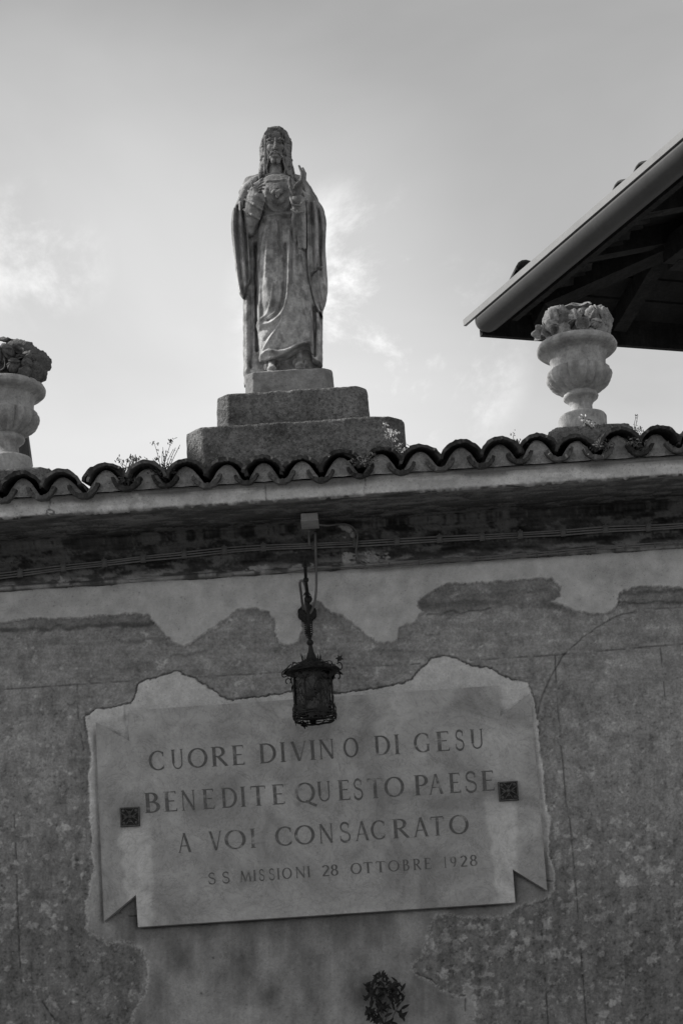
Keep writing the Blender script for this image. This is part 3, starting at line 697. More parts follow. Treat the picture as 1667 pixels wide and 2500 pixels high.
# --- tunic and under-mantle (one continuous body)
H = 1.75*S
f = newf(552, 812, 404, 900, H)
bot = 925
def prow(py, *a): return (py,)+a
mant = field_rows(f, [(424,640,710,16,16),(434,622,726,14,22),(446,604,744,14,27),(470,590,764,16,33),(500,582,780,18,36),(545,586,784,20,38),(600,590,782,20,38),(680,592,784,20,40),(760,594,788,20,42),(840,594,788,20,44),(890,595,787,20,44),(bot+26,596,786,20,44)], 2.3,
    fold_map(f, [([(604,730),(603,800),(604,905)],7,4), ([(616,700),(616,800),(612,900)],4,-3), ([(624,600),(626,700),(628,860)],4,-9), ([(776,760),(779,820),(777,880)],5,4), ([(768,745),(770,800),(769,870)],3.5,-5)], 0))
tun_folds = [
    ([(644,529),(665,527),(690,525),(712,522)], 4.0, 4.5), ([(642,537),(665,535),(712,530)], 3.0, -3.0),
    ([(672,532),(677,570),(679,640),(676,700)], 3.0, 2.4), ([(684,534),(688,600),(690,640)], 2.6, 1.8), ([(678,534),(682,580),(684,640)], 2.2, -2.2),
    ([(655,536),(644,580),(637,640),(634,720),(633,800)], 5.0, 3.2), ([(648,540),(638,580),(631,640)], 2.5, -2.5),
    ([(706,560),(706,640),(704,716),(698,752),(686,778),(664,795),(644,797),(629,789)], 5.0, 6.5),
    ([(697,600),(696,700),(689,750),(676,772),(655,784)], 4.0, -5.5),
    ([(687,700),(684,740),(674,768),(655,780)], 3.0, 3.0),
    ([(668,700),(664,740),(652,770),(640,778)], 4.0, 2.4),
    ([(690,786),(680,805),(656,837),(641,858)], 3.0, 4.0), ([(683,786),(670,806),(648,830)], 4.0, -3.0),
    ([(637,868),(656,862),(680,868),(701,866),(727,853),(752,843)], 6.0, 5.5), ([(662,855),(682,860),(705,856),(722,846)], 3.0, -3.5),
    ([(718,640),(722,700),(727,760),(730,800)], 18.0, 7.0), ([(712,570),(712,640),(711,700)], 3.0, -4.0),
    ([(754,700),(757,760),(759,843)], 4.5, 4.5), ([(765,745),(767,800),(768,868)], 4.0, -7.0), ([(776,760),(780,820),(780,870)], 6.0, 4.0),
    ([(655,600),(652,680),(655,740)], 14.0, 5.0), ([(660,535),(652,600),(648,680)], 3.0, 1.6),
    ([(648,470),(656,505),(673,518),(700,510),(711,480)], 5.0, 3.4), ([(655,462),(663,492),(680,502),(700,492)], 3.5, -2.4), ([(650,500),(660,515),(680,521)], 2.5, -2.5),
    ([(652,436),(672,438),(694,434)], 2.0, 1.8), ([(652,441),(672,443),(694,439)], 1.8, -1.4),
    ([(660,880),(659,868)], 4, 2), ([(736,560),(733,600),(735,650),(742,700)], 4.0, 3.0), ([(727,560),(725,620),(727,680)], 3.0, -3.0)]
hem = hemcurve([(600,866),(634,876),(650,880),(676,879),(701,871),(722,858),(738,848),(752,846),(758,850),(762,874),(772,880),(800,880)], -45)
tun = field_rows(f, [(429,655,694,-2,15),(438,640,712,-4,24),(455,630,728,-6,33),(480,630,730,-8,40),(505,634,728,-9,40),(524,641,724,-9,35),(545,634,738,-9,39),(580,629,748,-9,45),(650,627,756,-9,50),(720,628,766,-9,54),(780,629,776,-9,56),(830,631,783,-9,58),(872,634,787,-9,60),(900,636,788,-9,60)], 2.25, fold_map(f, tun_folds, -45), hem)
body = smin(mant, tun, .004)
# upper arms and sleeve hanging in the crook of the elbow
f.F[:] = body
del mant, tun, body
f.F[:] = np.maximum(f.F, (ZB - f.z[None, None, :]).astype(np.float32))
# dark hollow under the hem, between the feet
f.ell(P(690, 886, -38), (62*S, 16*S, 12*S), .004, sub=True); f.ell(P(757, 872, -40), (8*S, 18*S, 14*S), .004, sub=True)
# left-viewer arm: upper arm, bent elbow, wide sleeve to the cuff
f.chain([P(612,462,4), P(602,515,-2), P(609,562,-16)], [20*S, 21*S, 17*S], .012)
f.chain([P(609,562,-16), P(618,520,-38), P(625,486,-54)], [15*S, 22*S, 23*S], .008)
for pts, r, sub in (([P(607,466,-66), P(626,476,-77), P(646,492,-66)], 3.4, False), ([P(598,487,-60), P(620,498,-74), P(640,512,-58)], 3.2, False), ([P(596,512,-50), P(615,524,-62), P(633,534,-48)], 3.4, False),
                    ([P(602,478,-66), P(622,487,-78), P(642,502,-66)], 2.6, True), ([P(597,500,-58), P(618,511,-70), P(637,523,-54)], 3.0, True), ([P(598,528,-46), P(615,540,-54), P(628,548,-40)], 3.0, True)):
    f.chain(pts, [r*S]*len(pts), .006, sub)
f.ell(P(626,462,-64), (12*S, 9*S, 5*S), .005, sub=True)
# right-viewer arm
f.chain([P(742,466,2), P(752,515,-4), P(738,548,-22)], [19*S, 20*S, 16*S], .012)
f.chain([P(738,548,-22), P(731,515,-46), P(727,492,-60)], [14*S, 17*S, 18*S], .008)
f.chain([P(709,482,-66), P(715,500,-80), P(732,503,-82), P(746,482,-68)], [3.2*S]*4, .005)
f.chain([P(712,512,-66), P(724,521,-76), P(742,516,-66)], [3*S]*3, .005); f.chain([P(713,506,-72), P(726,512,-84), P(742,507,-72)], [2.4*S]*3, .004, True)
# hanging sleeve end
for px0, pts, rs in ((0, [P(719,512,-56), P(717,550,-52), P(721,590,-50)], (6, 7, 4.5)), (0, [P(730,515,-58), P(730,560,-56), P(733,604,-54)], (7, 8, 5)), (0, [P(741,515,-54), P(742,560,-52), P(743,604,-50)], (6, 7, 5))):
    f.chain(pts, [r*S for r in rs], .003)
f.chain([P(725,525,-68), P(724,570,-64), P(727,596,-60)], [2.2*S]*3, .003, True); f.chain([P(737,528,-66), P(736,570,-62), P(738,600,-58)], [2.2*S]*3, .003, True)
# feet under the hem
for cx_, cy_, dd, wx_ in ((733, 884, -46, 13), (664, 892, -40, 12)):
    f.chain([P(cx_-2, cy_-26, dd+22), P(cx_-1, cy_-10, dd+10), P(cx_, cy_+8, dd-10)], [7*S, 8*S, 9*S], .004); f.ell(P(cx_, cy_+10, dd-8), (wx_*1.05*S, 20*S, 9*S), .005)
    f.ell(P(cx_-11, cy_+2, dd+16), (8*S, 10*S, 12*S), .004); f.ell(P(cx_+13, cy_+4, dd+18), (6*S, 10*S, 9*S), .004)
    for t in range(5):
        x_ = cx_-wx_+4+t*(2*wx_-8)/4; f.cap(P(x_, cy_+14, dd-16), P(x_, cy_+16, dd-27+abs(t-1.5)*2), 3.2*S, 2.6*S, .001)
V, Q = f.mesh('tunic', .0035, 70)
def stone_tone(V, base=.25, d1=.0):
    """lichen-dark on up-facing upper parts, rain-washed paler runs lower down"""
    n = fbm(V[:, 0]*9, V[:, 1]*9, V[:, 2]*3.5, 4); m = fbm(V[:, 0]*26, V[:, 1]*26, V[:, 2]*20, 4)
    z = (V[:, 2]-ZB)/1.2
    k = fbm(V[:, 0]*16, V[:, 1]*16, V[:, 2]*3, 4)
    t = 1.08*base*(1+.9*(n-.5)+.75*(m-.5)+.6*(k-.5)+.34*(sstep(m*.5+k*.5, .44, .56)-.5)); t *= 1-.32*sstep(z+.35*(n-.5), .42, .8)
    return t
def sculpt(name, V, Q, base, parent=statue, tone=None):
    return link(name, mesh_np(name, V, Q, {'tone': stone_tone(V, base) if tone is None else tone}), m_statue, parent, True)
sculpt('tunic', V, Q, .25)

# --- cloak panels hanging over both arms
f = newf(552, 812, 404, 905, H, -80, 60, P(600,790,0)[2])
cl = field_rows(f, [(a_, b_, c_, d_-9, e_*.66) for a_, b_, c_, d_, e_ in [(430,628,640,6,10),(440,606,632,4,20),(456,594,622,0,27),(480,584,608,-4,31),(500,576,598,-6,33),(522,567,598,-8,36),(548,564,601,-8,38),(580,566,604,-8,37),(620,571,606,-8,35),(660,576,609,-8,33),(690,580,612,-6,30),(712,585,612,-4,26),(735,590,612,-2,22)]], 2.1,
    fold_map(f, [([(573,515),(571,560),(576,620),(582,680),(588,718)],3.6,4.6), ([(581,505),(580,560),(584,620),(590,690),(594,715)],2.6,-5.0), ([(588,500),(590,560),(594,620),(600,700)],3.6,4.6), ([(594,520),(598,570),(601,630),(603,690)],2.6,-4.5), ([(600,525),(605,580),(608,630),(611,680)],3.0,4.0)], -30),
    hemcurve([(560,716),(584,716),(593,724),(598,712),(604,698),(613,682),(620,676)], -20))
cr = field_rows(f, [(430,704,716,6,10),(440,712,744,4,20),(456,728,756,0,27),(478,741,764,-4,31),(497,745,776,-8,34),(515,746,791,-8,38),(545,747,797,-8,41),(580,747,795,-8,40),(602,748,794,-8,40),(650,749,797,-8,40),(690,752,800,-8,39),(712,756,800,-8,36),(735,764,797,-6,31),(755,774,789,-4,24),(778,781,786,-2,12)], 2.4,
    fold_map(f, [([(750,495),(752,560),(753,640),(757,690),(768,735),(783,765)],3.4,4.6), ([(760,500),(764,560),(766,620),(770,665)],3.2,-4.2), ([(768,500),(774,560),(776,620),(780,690),(786,730)],4.0,4.2), ([(777,515),(782,560),(782,620),(784,655)],3.0,-4.4), ([(788,525),(790,570),(788,640),(793,700)],4.0,3.6), ([(762,675),(770,668),(784,663)],2.0,-4.5), ([(763,670),(772,663),(785,658)],2.2,2.5), ([(768,690),(774,720),(782,750)],2.5,-2.5)], -35))
# draped shoulders
f.F[:] = np.minimum(cl, cr)
f.chain([P(634,432,8), P(612,446,2), P(597,470,-4)], [9*S, 16*S, 15*S], .01); f.chain([P(712,430,8), P(732,444,2), P(748,474,-4)], [9*S, 15*S, 14*S], .01)
for pts in ([P(640,438,-20), P(620,452,-26), P(604,480,-30), P(597,520,-36)], [P(634,446,-24), P(614,462,-30)]): f.chain(pts, [3.4*S]*len(pts), .006)
for pts in ([P(704,436,-20), P(726,450,-28), P(745,475,-36), P(750,510,-42)],): f.chain(pts, [3.4*S]*len(pts), .006)
V, Q = f.mesh('cloak', .0035, 70)
sculpt('cloak', V, Q, .27)

# --- head, neck
Hh = 1.15*S
f = Field(P(628, 450, -90)*np.array([1, 0, 1]) + np.array([0, YS-62*S, -.01]), P(718, 300, 45)+np.array([0, 0, .02]), Hh)
f.chain([P(673,385,4), P(673,415,3), P(674,440,2)], [17*S, 17.5*S, 22*S], .006)
f.chain([P(652,432,-6), P(674,440,-12), P(696,432,-6)], [8*S, 12*S, 8*S], .01)
f.ell(P(674,343,6), (25*S, 30*S, 33*S), .006)
f.ell(P(673,364,-8), (22*S, 22*S, 28*S), .008)
f.ell(P(673,384,-16), (17*S, 15*S, 13*S), .006)                       # jaw
f.ell(P(660,360,-20), (8*S, 8*S, 10*S), .006); f.ell(P(686,360,-20), (8*S, 8*S, 10*S), .006)   # cheekbones
f.ell(P(661,347,-34), (7.5*S, 9*S, 5.5*S), .003, True); f.ell(P(684,347,-34), (7.5*S, 9*S, 5.5*S), .003, True)
f.chain([P(652,342,-26), P(660,338,-31), P(668,341,-32)], [2.4*S, 2.8*S, 2.2*S], .003); f.chain([P(678,341,-32), P(685,338,-31), P(693,342,-26)], [2.2*S, 2.8*S, 2.4*S], .003)
f.chain([P(673,338,-31), P(672.5,350,-36), P(672,361,-40)], [3*S, 3.3*S, 4.6*S], .003); f.cap(P(667,362,-34), P(677,362,-34), 3.2*S, 3.2*S, .003)
for ex in (661.5, 683.5):
    f.ell(P(ex,347.5,-25.5), (5.2*S, 4*S, 3.6*S), .001)
    f.chain([P(ex-5,347,-28), P(ex,344.5,-30.5), P(ex+5,347,-28)], [1.2*S]*3, .001)
f.chain([P(672,369,-34), P(663,373,-32), P(655,383,-26)], [2.2*S, 2.4*S, 1.8*S], .003); f.chain([P(672,369,-34), P(682,373,-32), P(690,383,-26)], [2.2*S, 2.4*S, 1.8*S], .003)
f.cap(P(665,377,-36), P(680,377,-36), 1.5*S, 1.5*S, .001, True); f.cap(P(667,380.5,-33), P(678,380.5,-33), 2.4*S, 2.4*S, .002)
rr = random.Random(5)
for i in range(26):                                                   # beard curls
    a_ = rr.uniform(-1, 1); y_ = 380+rr.uniform(0, 14)-abs(a_)*8; x_ = 673+a_*19
    f.ell(P(x_, y_, -27+abs(a_)*15+rr.uniform(-2, 2)), (3.6*S, 3.2*S, 4.6*S), .003)
f.ell(P(667,393,-24), (6*S, 7*S, 8*S), .004); f.ell(P(679,393,-24), (6*S, 7*S, 8*S), .004)
V, Q = f.mesh('head', .0022, 90); head = sculpt('head', V, Q, .26, tone=stone_tone(V, .27)*(1+.35*sstep(V[:, 2], P(673,366,-20)[2], P(673,392,-20)[2])*sstep(V[:, 0], P(690,380,-20)[0], P(665,380,-20)[0])))  # sunlight on the left of chin and neck painted into the tone
# --- hair
f = Field(P(622, 450, -90)*np.array([1, 0, 1]) + np.array([0, YS-62*S, -.01]), P(724, 298, 50)+np.array([0, 0, .02]), Hh)
f.ell(P(674,342,12), (34.5*S, 33*S, 35*S), .006)
for sx_, mir in ((1, False), (-1, True)):
    X_ = (lambda x: x) if not mir else (lambda x: 1348-x)
    for k, (pts, rs) in enumerate([
        ([(672,315,-16),(662,318,-18),(653,328,-14),(645,345,-8),(644,365,-6),(646,385,-8),(641,405,-8),(637,424,-12),(632,438,-18)], [5,6.5,7.5,7,6.5,6.5,6.5,5,2.5]),
        ([(673,316,-8),(661,321,-8),(652,333,-2),(643,350,2),(641,368,4),(643,388,2),(638,408,2),(634,428,0),(628,438,-4)], [6,7,7.5,7.5,7,7,6.5,5,3]),
        ([(673,318,6),(662,325,8),(652,342,12),(644,362,16),(645,390,14),(642,415,14),(646,436,14)], [8,9,10,10,10,9,7]),
        ([(655,320,-20),(649,338,-17),(650,358,-16),(648,376,-14),(645,394,-14),(648,410,-14),(644,426,-16)], [3.5,4,4,4,4,4,3])]):
        q = [P(X_(x)+(1.5*math.sin(y*.25+k)), y, d) for x, y, d in pts]; f.chain(q, [r*S for r in rs], .003)
    for q0 in range(5):                                              # fine wavy locks over the front of the hair
        f.chain([P(X_(656-q0*3.2-3*tt+2.2*math.sin(tt*13+q0*1.7)), 320+q0*4+tt*(108-q0*3), -21+q0*3.2+4*tt) for tt in np.linspace(0, 1, 14)], [2.3*S]*14, .0012)
    for j in range(11):                                              # wavy curls down the outside
        y_ = 342+j*8.2; x_ = 643+1.8*math.sin(j*1.9)-(j*.5); f.ell(P(X_(x_), y_, -3+3*math.sin(j*2.3)), (5.6*S, 7*S, 4.6*S), .0015)
        f.cap(P(X_(x_-5), y_+3, -9), P(X_(x_+6), y_-2, -15), 1.3*S, 1.1*S, .001, True)
for j in range(9): 
    t = j/8-.5; f.chain([P(673+t*8,309,-14), P(673+t*36,313,-22), P(673+t*52,326,-20)], [1.8*S]*3, .002); 
f.ell(P(673,356,-40), (18.5*S, 26*S, 31*S), .003, True)
f.ell(P(673,410,-38), (16*S, 30*S, 34*S), .003, True)
f.chain([P(674,360,26), P(674,400,24), P(674,436,24)], [27*S, 29*S, 31*S], .008)
V, Q = f.mesh('hair', .009, 48); sculpt('hair', V, Q, .15, tone=stone_tone(V, .17))

# --- hands
def hand_field(pc, r): c = P(*pc); return Field(c-r, c+r, 1.0*S)
f = hand_field((626,458,-66), .062)                                   # hand held to the chest, pointing at the heart
f.chain([P(624,484,-58), P(624,470,-66)], [10*S, 9*S], .004); f.ell(P(626,460,-70), (10*S, 6*S, 10*S), .004)
for pts, r in (([(630,455,-72),(636,447,-74),(643,444,-70)],3.3), ([(631,459,-74),(639,453,-77),(646,452,-71)],3.4), ([(631,464,-74),(638,460,-77),(644,461,-70)],3.2), ([(629,469,-72),(635,467,-76),(640,469,-70)],2.8), ([(618,455,-70),(615,446,-72),(619,440,-70)],3.3)):
    f.chain([P(*p) for p in pts], [r*S, r*.95*S, r*.75*S], .0012)
V, Q = f.mesh('hand', .001, 90); sculpt('hand', V, Q, .2)
f = hand_field((727,446,-66), .095)                                   # raised blessing hand
f.chain([P(727,497,-56), P(727,478,-66)], [11*S, 9*S], .004); f.ell(P(727,464,-70), (13*S, 7*S, 17*S), .004)
for pts, r in (([(733,454,-70),(737,437,-72),(737,421,-72),(730,405,-71)],(4.4,4.2,3.6,2.4)), ([(740,454,-66),(743,437,-66),(744,424,-66),(739,411,-65)],(4.4,4.2,3.8,2.6)),
               ([(733,455,-74),(735,443,-82),(727,447,-86),(722,456,-84)],(3.8,3.6,3.2,2.8)), ([(728,458,-74),(729,448,-82),(722,452,-86),(718,460,-82)],(3.4,3.3,3.0,2.6)),
               ([(718,474,-72),(710,458,-74),(707,444,-72),(708,434,-70)],(5,4.6,4,2.8))):
    f.chain([P(*p) for p in pts], [q*1.15*S for q in r], .0012)
V, Q = f.mesh('hand', .001, 90); sculpt('hand', V, Q, .22)
# --- heart emblem on the chest
f = hand_field((677,468,-50), .05)
f.ell(P(671,468,-53), (8.5*S, 6*S, 7*S), .003); f.ell(P(684,468,-53), (8.5*S, 6*S, 7*S), .003); f.chain([P(677.5,472,-53), P(677.5,483,-52)], [8*S, 2.5*S], .004)
for t in np.linspace(-1, 1, 9):
    f.cap(P(677+t*12, 459.5+abs(t)*3, -54), P(677+t*14, 456+abs(t)*5-((int(t*8)) % 2)*2, -54), 1.9*S, 1.4*S, .0012)
for t in (-1, 1): f.cap(P(677+t*16, 464, -47), P(677+t*12, 470, -47), 1.4*S, 1.2*S, .001)
V, Q = f.mesh('heart_emblem', .001, 90); sculpt('heart_emblem', V, Q, .3)

# ------------------------------------------------------------------ marble plaque
YP = -.060                                      # face of the slab
plaque = empty('marble_plaque', tuple(at(785, 2235, YP+.02)), 'pale marble plaque with folded ribbon ends and four lines of worn carved lettering', 'plaque')
def marble():
    s = NT('veined_marble')
    n1 = s.noise(2.6, 6, .62, 1.2); n2 = s.noise(9, 5, .6, .8); n3 = s.noise(90, 2, .6); n4 = s.noise(5.5, 7, .68, 2.2)
    t = s.attr('tone')
    c = s.math('MULTIPLY', t, s.mr(n1, .35, .65, .70, 1.24, False)); c = s.math('MULTIPLY', c, s.mr(n3, .3, .7, .93, 1.07, False))
    v1 = s.mr(s.math('ABSOLUTE', s.math('SUBTRACT', n4, .5)), .0, .02, 1, 0); v2 = s.mr(s.math('ABSOLUTE', s.math('SUBTRACT', n2, .53)), .0, .016, 1, 0)
    c = s.math('MULTIPLY', c, s.math('SUBTRACT', 1, s.math('MULTIPLY', v1, .24))); c = s.math('MULTIPLY', c, s.math('SUBTRACT', 1, s.math('MULTIPLY', v2, .12)))
    n5 = s.noise(34, 2, .5); c = s.math('MULTIPLY', c, s.mr(n5, .68, .74, 1, 1.18))
    return s.fin(c, .62, s.math('ADD', s.math('MULTIPLY', n3, .3), n2), .0012, .3)
m_marble = marble()
def plaque_slab():
    G = .0055; pts = [at(x, y, YP) for x, y in PLAQUE]
    x0, x1 = min(p.x for p in pts)-.01, max(p.x for p in pts)+.01; z0, z1 = min(p.z for p in pts)-.01, max(p.z for p in pts)+.01
    bm = bmesh.new(); vs_ = [bm.verts.new((p.x, YP, p.z)) for p in pts]; tess = tessellate_polygon([[Vector((p.x, p.z, 0)) for p in pts]])
    for t3 in tess:
        try: bm.faces.new([vs_[i] for i in t3])
        except ValueError: pass
    bmesh.ops.recalc_face_normals(bm, faces=bm.faces)
    for ax, a, b in (((1, 0, 0), x0, x1), ((0, 0, 1), z0, z1)):
        n = int((b-a)/.011)
        for i in range(1, n):
            v = a+(b-a)*i/n; co = (v, 0, 0) if ax[0] else (0, 0, v)
            bmesh.ops.bisect_plane(bm, geom=bm.verts[:]+bm.edges[:]+bm.faces[:], plane_co=co, plane_no=ax, dist=1e-6)
    bmesh.ops.remove_doubles(bm, verts=bm.verts, dist=1e-5)
    r = bmesh.ops.extrude_face_region(bm, geom=bm.faces[:]); nv = [v for v in r['geom'] if isinstance(v, bmesh.types.BMVert)]
    back = set(nv)
    for v in nv: v.co.y = -.004
    bmesh.ops.recalc_face_normals(bm, faces=bm.faces)
    V = np.array([v.co for v in bm.verts]); px, py = proj(V)
    mid = fbm(px/60, py/60, 4, 5); big = fbm(px/230, py/200, 6, 3); wx, wy = warp(px, py, 10, 26, 4); fine = fbm(px/14, py/14, 2, 4)
    tone = .33 + .10*(mid-.5) + .07*(big-.5) + .02*(fine-.5)
    up = sstep(py, 1990, 1700); tone += .055*up + up*.10*(mid-.5)
    # clean rain-washed runs below the iron bosses
    for xa, ya, xb, yb, wa, wb in ((330, 2015, 345, 2262, 40, 30), (1222, 1950, 1238, 2205, 38, 24)):
        t = np.clip((wy-ya)/(yb-ya), 0, 1); cx = xa+(xb-xa)*t; wd = wa+(wb-wa)*t
        k = sstep(np.abs(wx-cx), wd+7, wd-7)*sstep(wy, ya-35, ya+25); tone += .15*k
    k = sstep(wx, 1255, 1275)*sstep(wx, 1330, 1310)*sstep(wy, 1900, 1980); tone += .02*k
    tails = sstep(wx, 318, 300) ; tone -= .012*tails
    # old damp blotches near the top
    for cx, cy, rx, ry, k in ((395, 1780, 45, 40, .05), (560, 1800, 60, 40, .03), (900, 1740, 50, 45, .05), (1150, 1730, 60, 35, .06), (1010, 1800, 70, 30, .03), (727, 1962, 9, 8, .15), (1170, 2130, 50, 16, .03), (480, 2120, 50, 80, .02)):
        d = np.sqrt(((wx-cx)/rx)**2+((wy-cy)/ry)**2); tone -= k*np.exp(-d**2*1.4)*(.5+mid)
    me = bpy.data.meshes.new('slab'); bm.to_mesh(me); bm.free()
    a = me.attributes.new('tone', 'FLOAT', 'POINT'); a.data.foreach_set('value', tone.astype(np.float32))
    return link('slab', me, m_marble, plaque)
plaque_slab()
# lettering: own Roman capitals, unit box 1 high
def arcp(cx, cz, rx, rz, a0, a1, n=18): return [(cx+rx*math.cos(rad(a0+(a1-a0)*i/n)), cz+rz*math.sin(rad(a0+(a1-a0)*i/n))) for i in range(n+1)]
def stroke(pts, wd):
    o = []
    n = len(pts)
    for i, (x, z) in enumerate(pts):
        a, b = pts[max(i-1, 0)], pts[min(i+1, n-1)]; dx, dz = b[0]-a[0], b[1]-a[1]; l = math.hypot(dx, dz) or 1
        w_ = (wd(dx/l, dz/l) if callable(wd) else wd)/2; o.append(((x-dz/l*w_, z+dx/l*w_), (x+dz/l*w_, z-dx/l*w_)))
    return [[o[i][0], o[i+1][0], o[i+1][1], o[i][1]] for i in range(n-1)]
TK, TN = .145, .062
def mod(dx, dz): return TN + (TK-TN)*abs(dz)**1.6      # thick on verticals
def st(x, z0=0, z1=1, s0=True, s1=True, w_=TK):
    q = [[(x-w_/2, z0), (x+w_/2, z0), (x+w_/2, z1), (x-w_/2, z1)]]
    for ok, z, sg in ((s0, z0, 1), (s1, z1, -1)):
        if ok: q += [[(x-w_/2-.07, z), (x+w_/2+.07, z), (x+w_/2+.0, z+sg*.045), (x-w_/2-.0, z+sg*.045)]]
    return q
def ln(a, b, w_): return stroke([a, b], w_)
def barz(x0, x1, z, ser=0):
    q = ln((x0, z), (x1, z), TN*.9)
    if ser: q += [[(x1-.045, z), (x1+.01, z), (x1+.01, z+ser*.13), (x1-.005, z+ser*.13)]]
    return q
def serif(x, z, sg, w_=.09): return [[(x-w_, z), (x+w_, z), (x+.02, z+sg*.04), (x-.02, z+sg*.04)]]
def Sg(W=.5):
    p = arcp(W*.5, .76, W*.36, .225, 25, 250, 14) ; q = arcp(W*.5, .25, W*.42, .25, 70, -160, 16)
    c = p + q
    return stroke(c, lambda dx, dz: TN+(TK-TN)*abs(dx)**2*.7 if True else 0) + [[(W*.80, .70), (W*.86, .70), (W*.88, .95), (W*.83, .93)], [(W*.08, .05), (W*.13, .05), (W*.10, .32), (W*.04, .30)]]
def glyph(c):
    if c == 'I': return st(.12), .24
    if c == 'O': return stroke(arcp(.44, .5, .40, .47, 0, 360, 30), mod), .88
    if c == 'Q': return stroke(arcp(.44, .5, .40, .47, 0, 360, 30), mod)+ln((.46, .08), (.95, -.19), .13), .88
    if c == 'C': return stroke(arcp(.46, .5, .40, .47, 48, 312, 24), mod)+[[(.70, .70), (.745, .70), (.76, .93), (.72, .90)], [(.70, .12), (.75, .10), (.77, .24), (.75, .26)]], .78
    if c == 'G': return stroke(arcp(.46, .5, .40, .47, 48, 305, 24), mod)+st(.72, .06, .42, False, True, .11)+[[(.70, .70), (.745, .70), (.76, .93), (.72, .90)]], .84
    if c == 'D': return st(.16)+stroke([(.16, .97), (.34, .97)]+arcp(.34, .5, .42, .47, 90, -90, 20)+[(.16, .03)], mod), .80
    if c == 'U': return st(.15, .3, 1, False)+stroke([(.15, .34)]+arcp(.41, .30, .26, .27, 180, 360, 16)+[(.67, .34)], lambda dx, dz: .07)+st(.67, .3, 1, False, True, .07), .78
    if c == 'R': return st(.14)+stroke([(.14, .97), (.28, .97)]+arcp(.30, .735, .23, .235, 90, -90, 14)+[(.14, .50)], mod)+ln((.30, .5), (.64, .02), .125)+serif(.66, 0, 1, .06), .68
    if c == 'P': return st(.14)+stroke([(.14, .97), (.28, .97)]+arcp(.30, .725, .23, .245, 90, -90, 14)+[(.14, .48)], mod), .58
    if c == 'B': return st(.14)+stroke([(.14, .97), (.26, .97)]+arcp(.27, .75, .20, .22, 90, -90, 12)+[(.14, .53)], mod)+stroke([(.14, .53), (.28, .53)]+arcp(.28, .28, .26, .25, 90, -90, 12)+[(.14, .03)], mod), .60
    if c == 'E': return st(.14)+barz(.14, .50, .972, -1)+barz(.14, .44, .52)+barz(.14, .53, .028, 1), .56
    if c == 'V': return ln((.10, .99), (.40, .0), .135)+ln((.70, .99), (.42, .0), .055)+serif(.10, 1, -1)+serif(.70, 1, -1), .80
    if c == 'A': return ln((.08, .01), (.37, 1), .055)+ln((.66, .01), (.37, 1), .135)+ln((.17, .34), (.56, .34), .05)+serif(.08, 0, 1)+serif(.67, 0, 1), .76
    if c == 'N': return st(.13, 0, 1, True, True, .055)+ln((.13, .99), (.72, .01), .13)+st(.72, 0, 1, False, True, .055), .84
    if c == 'M': return ln((.10, .01), (.18, .99), .055)+ln((.18, .99), (.48, .03), .125)+ln((.48, .03), (.80, .99), .055)+ln((.80, .99), (.88, .01), .125)+serif(.10, 0, 1)+serif(.88, 0, 1), .98
    if c == 'T': return st(.36, 0, .97, True, False)+ln((.04, .965), (.68, .965), TN)+[[(.02, .97), (.06, .97), (.04, .82), (.02, .82)], [(.66, .97), (.70, .97), (.70, .82), (.68, .82)]], .72
    if c == 'S': return Sg(), .5
    if c == '1': return st(.12, 0, 1, True, False, .09)+ln((.12, .98), (.02, .9), .05), .22
    if c == '2': return stroke(arcp(.27, .72, .20, .24, 160, -40, 14)+[(.08, .05)], mod)+ln((.05, .04), (.52, .04), .09), .54
    if c == '8': return stroke(arcp(.27, .745, .18, .22, 0, 360, 20), mod)+stroke(arcp(.27, .27, .22, .25, 0, 360, 20), mod), .54
    if c == '9': return stroke(arcp(.28, .67, .21, .28, 0, 360, 20), mod)+stroke(arcp(.18, .62, .31, .60, 0, -75, 12), mod), .54
    return [], .3
LINES = [
 ('CUORE DIVINO DI GESU', [(365,402),(418,449),(461,506),(516,555),(566,598),(632,673),(685,697),(710,751),(757,770),(778,817),(840,874),(913,951),(963,975),(1011,1050),(1064,1098),(1111,1133),(1147,1180)], (383, 1881, 1163, 1828), 48),
 ('BENEDITE QUESTO PAESE', [(353,391),(400,434),(442,479),(494,525),(540,578),(588,600),(612,650),(664,696),(722,768),(774,808),(825,855),(863,886),(897,935),(940,985),(1011,1044),(1046,1082),(1095,1125),(1135,1164),(1174,1207)], (372, 1984, 1190, 1930.5), 49),
 ('A VOI CONSACRATO', [(435,468),(511,544),(551,599),(612,624),(673,713),(721,767),(778,815),(829,856),(867,901),(906,940),(958,997),(1009,1046),(1051,1084),(1098,1142)], (452, 2081, 1120, 2036.5), 47),
 ('S S MISSIONI 28 OTTOBRE 1928', [(509,527),(543,561),(586,614),(619,625),(633,646),(657,671),(677,683),(690,712),(721,746),(751,757),(786,804),(808,825),(857,882),(887,910),(917,941),(948,974),(982,999),(1008,1027),(1035,1052),(1084,1089),(1099,1113),(1123,1140),(1147,1164)], (518, 2158, 1155, 2114), 27)]
def letter_mat():
    s = NT('worn_letter_paint'); n = s.noise(16, 5, .7, .4); n2 = s.noise(70, 3, .6); n3 = s.noise(4, 3, .5)
    k = s.mr(s.math('ADD', s.math('MULTIPLY', n, .7), s.math('MULTIPLY', n3, .3)), .52, .70)   # worn areas lose their paint
    c = s.math('ADD', s.math('MULTIPLY', k, .21), .11); c = s.math('MULTIPLY', c, s.mr(n2, .3, .7, .8, 1.15))
    return s.fin(c, .8)
m_let = letter_mat()
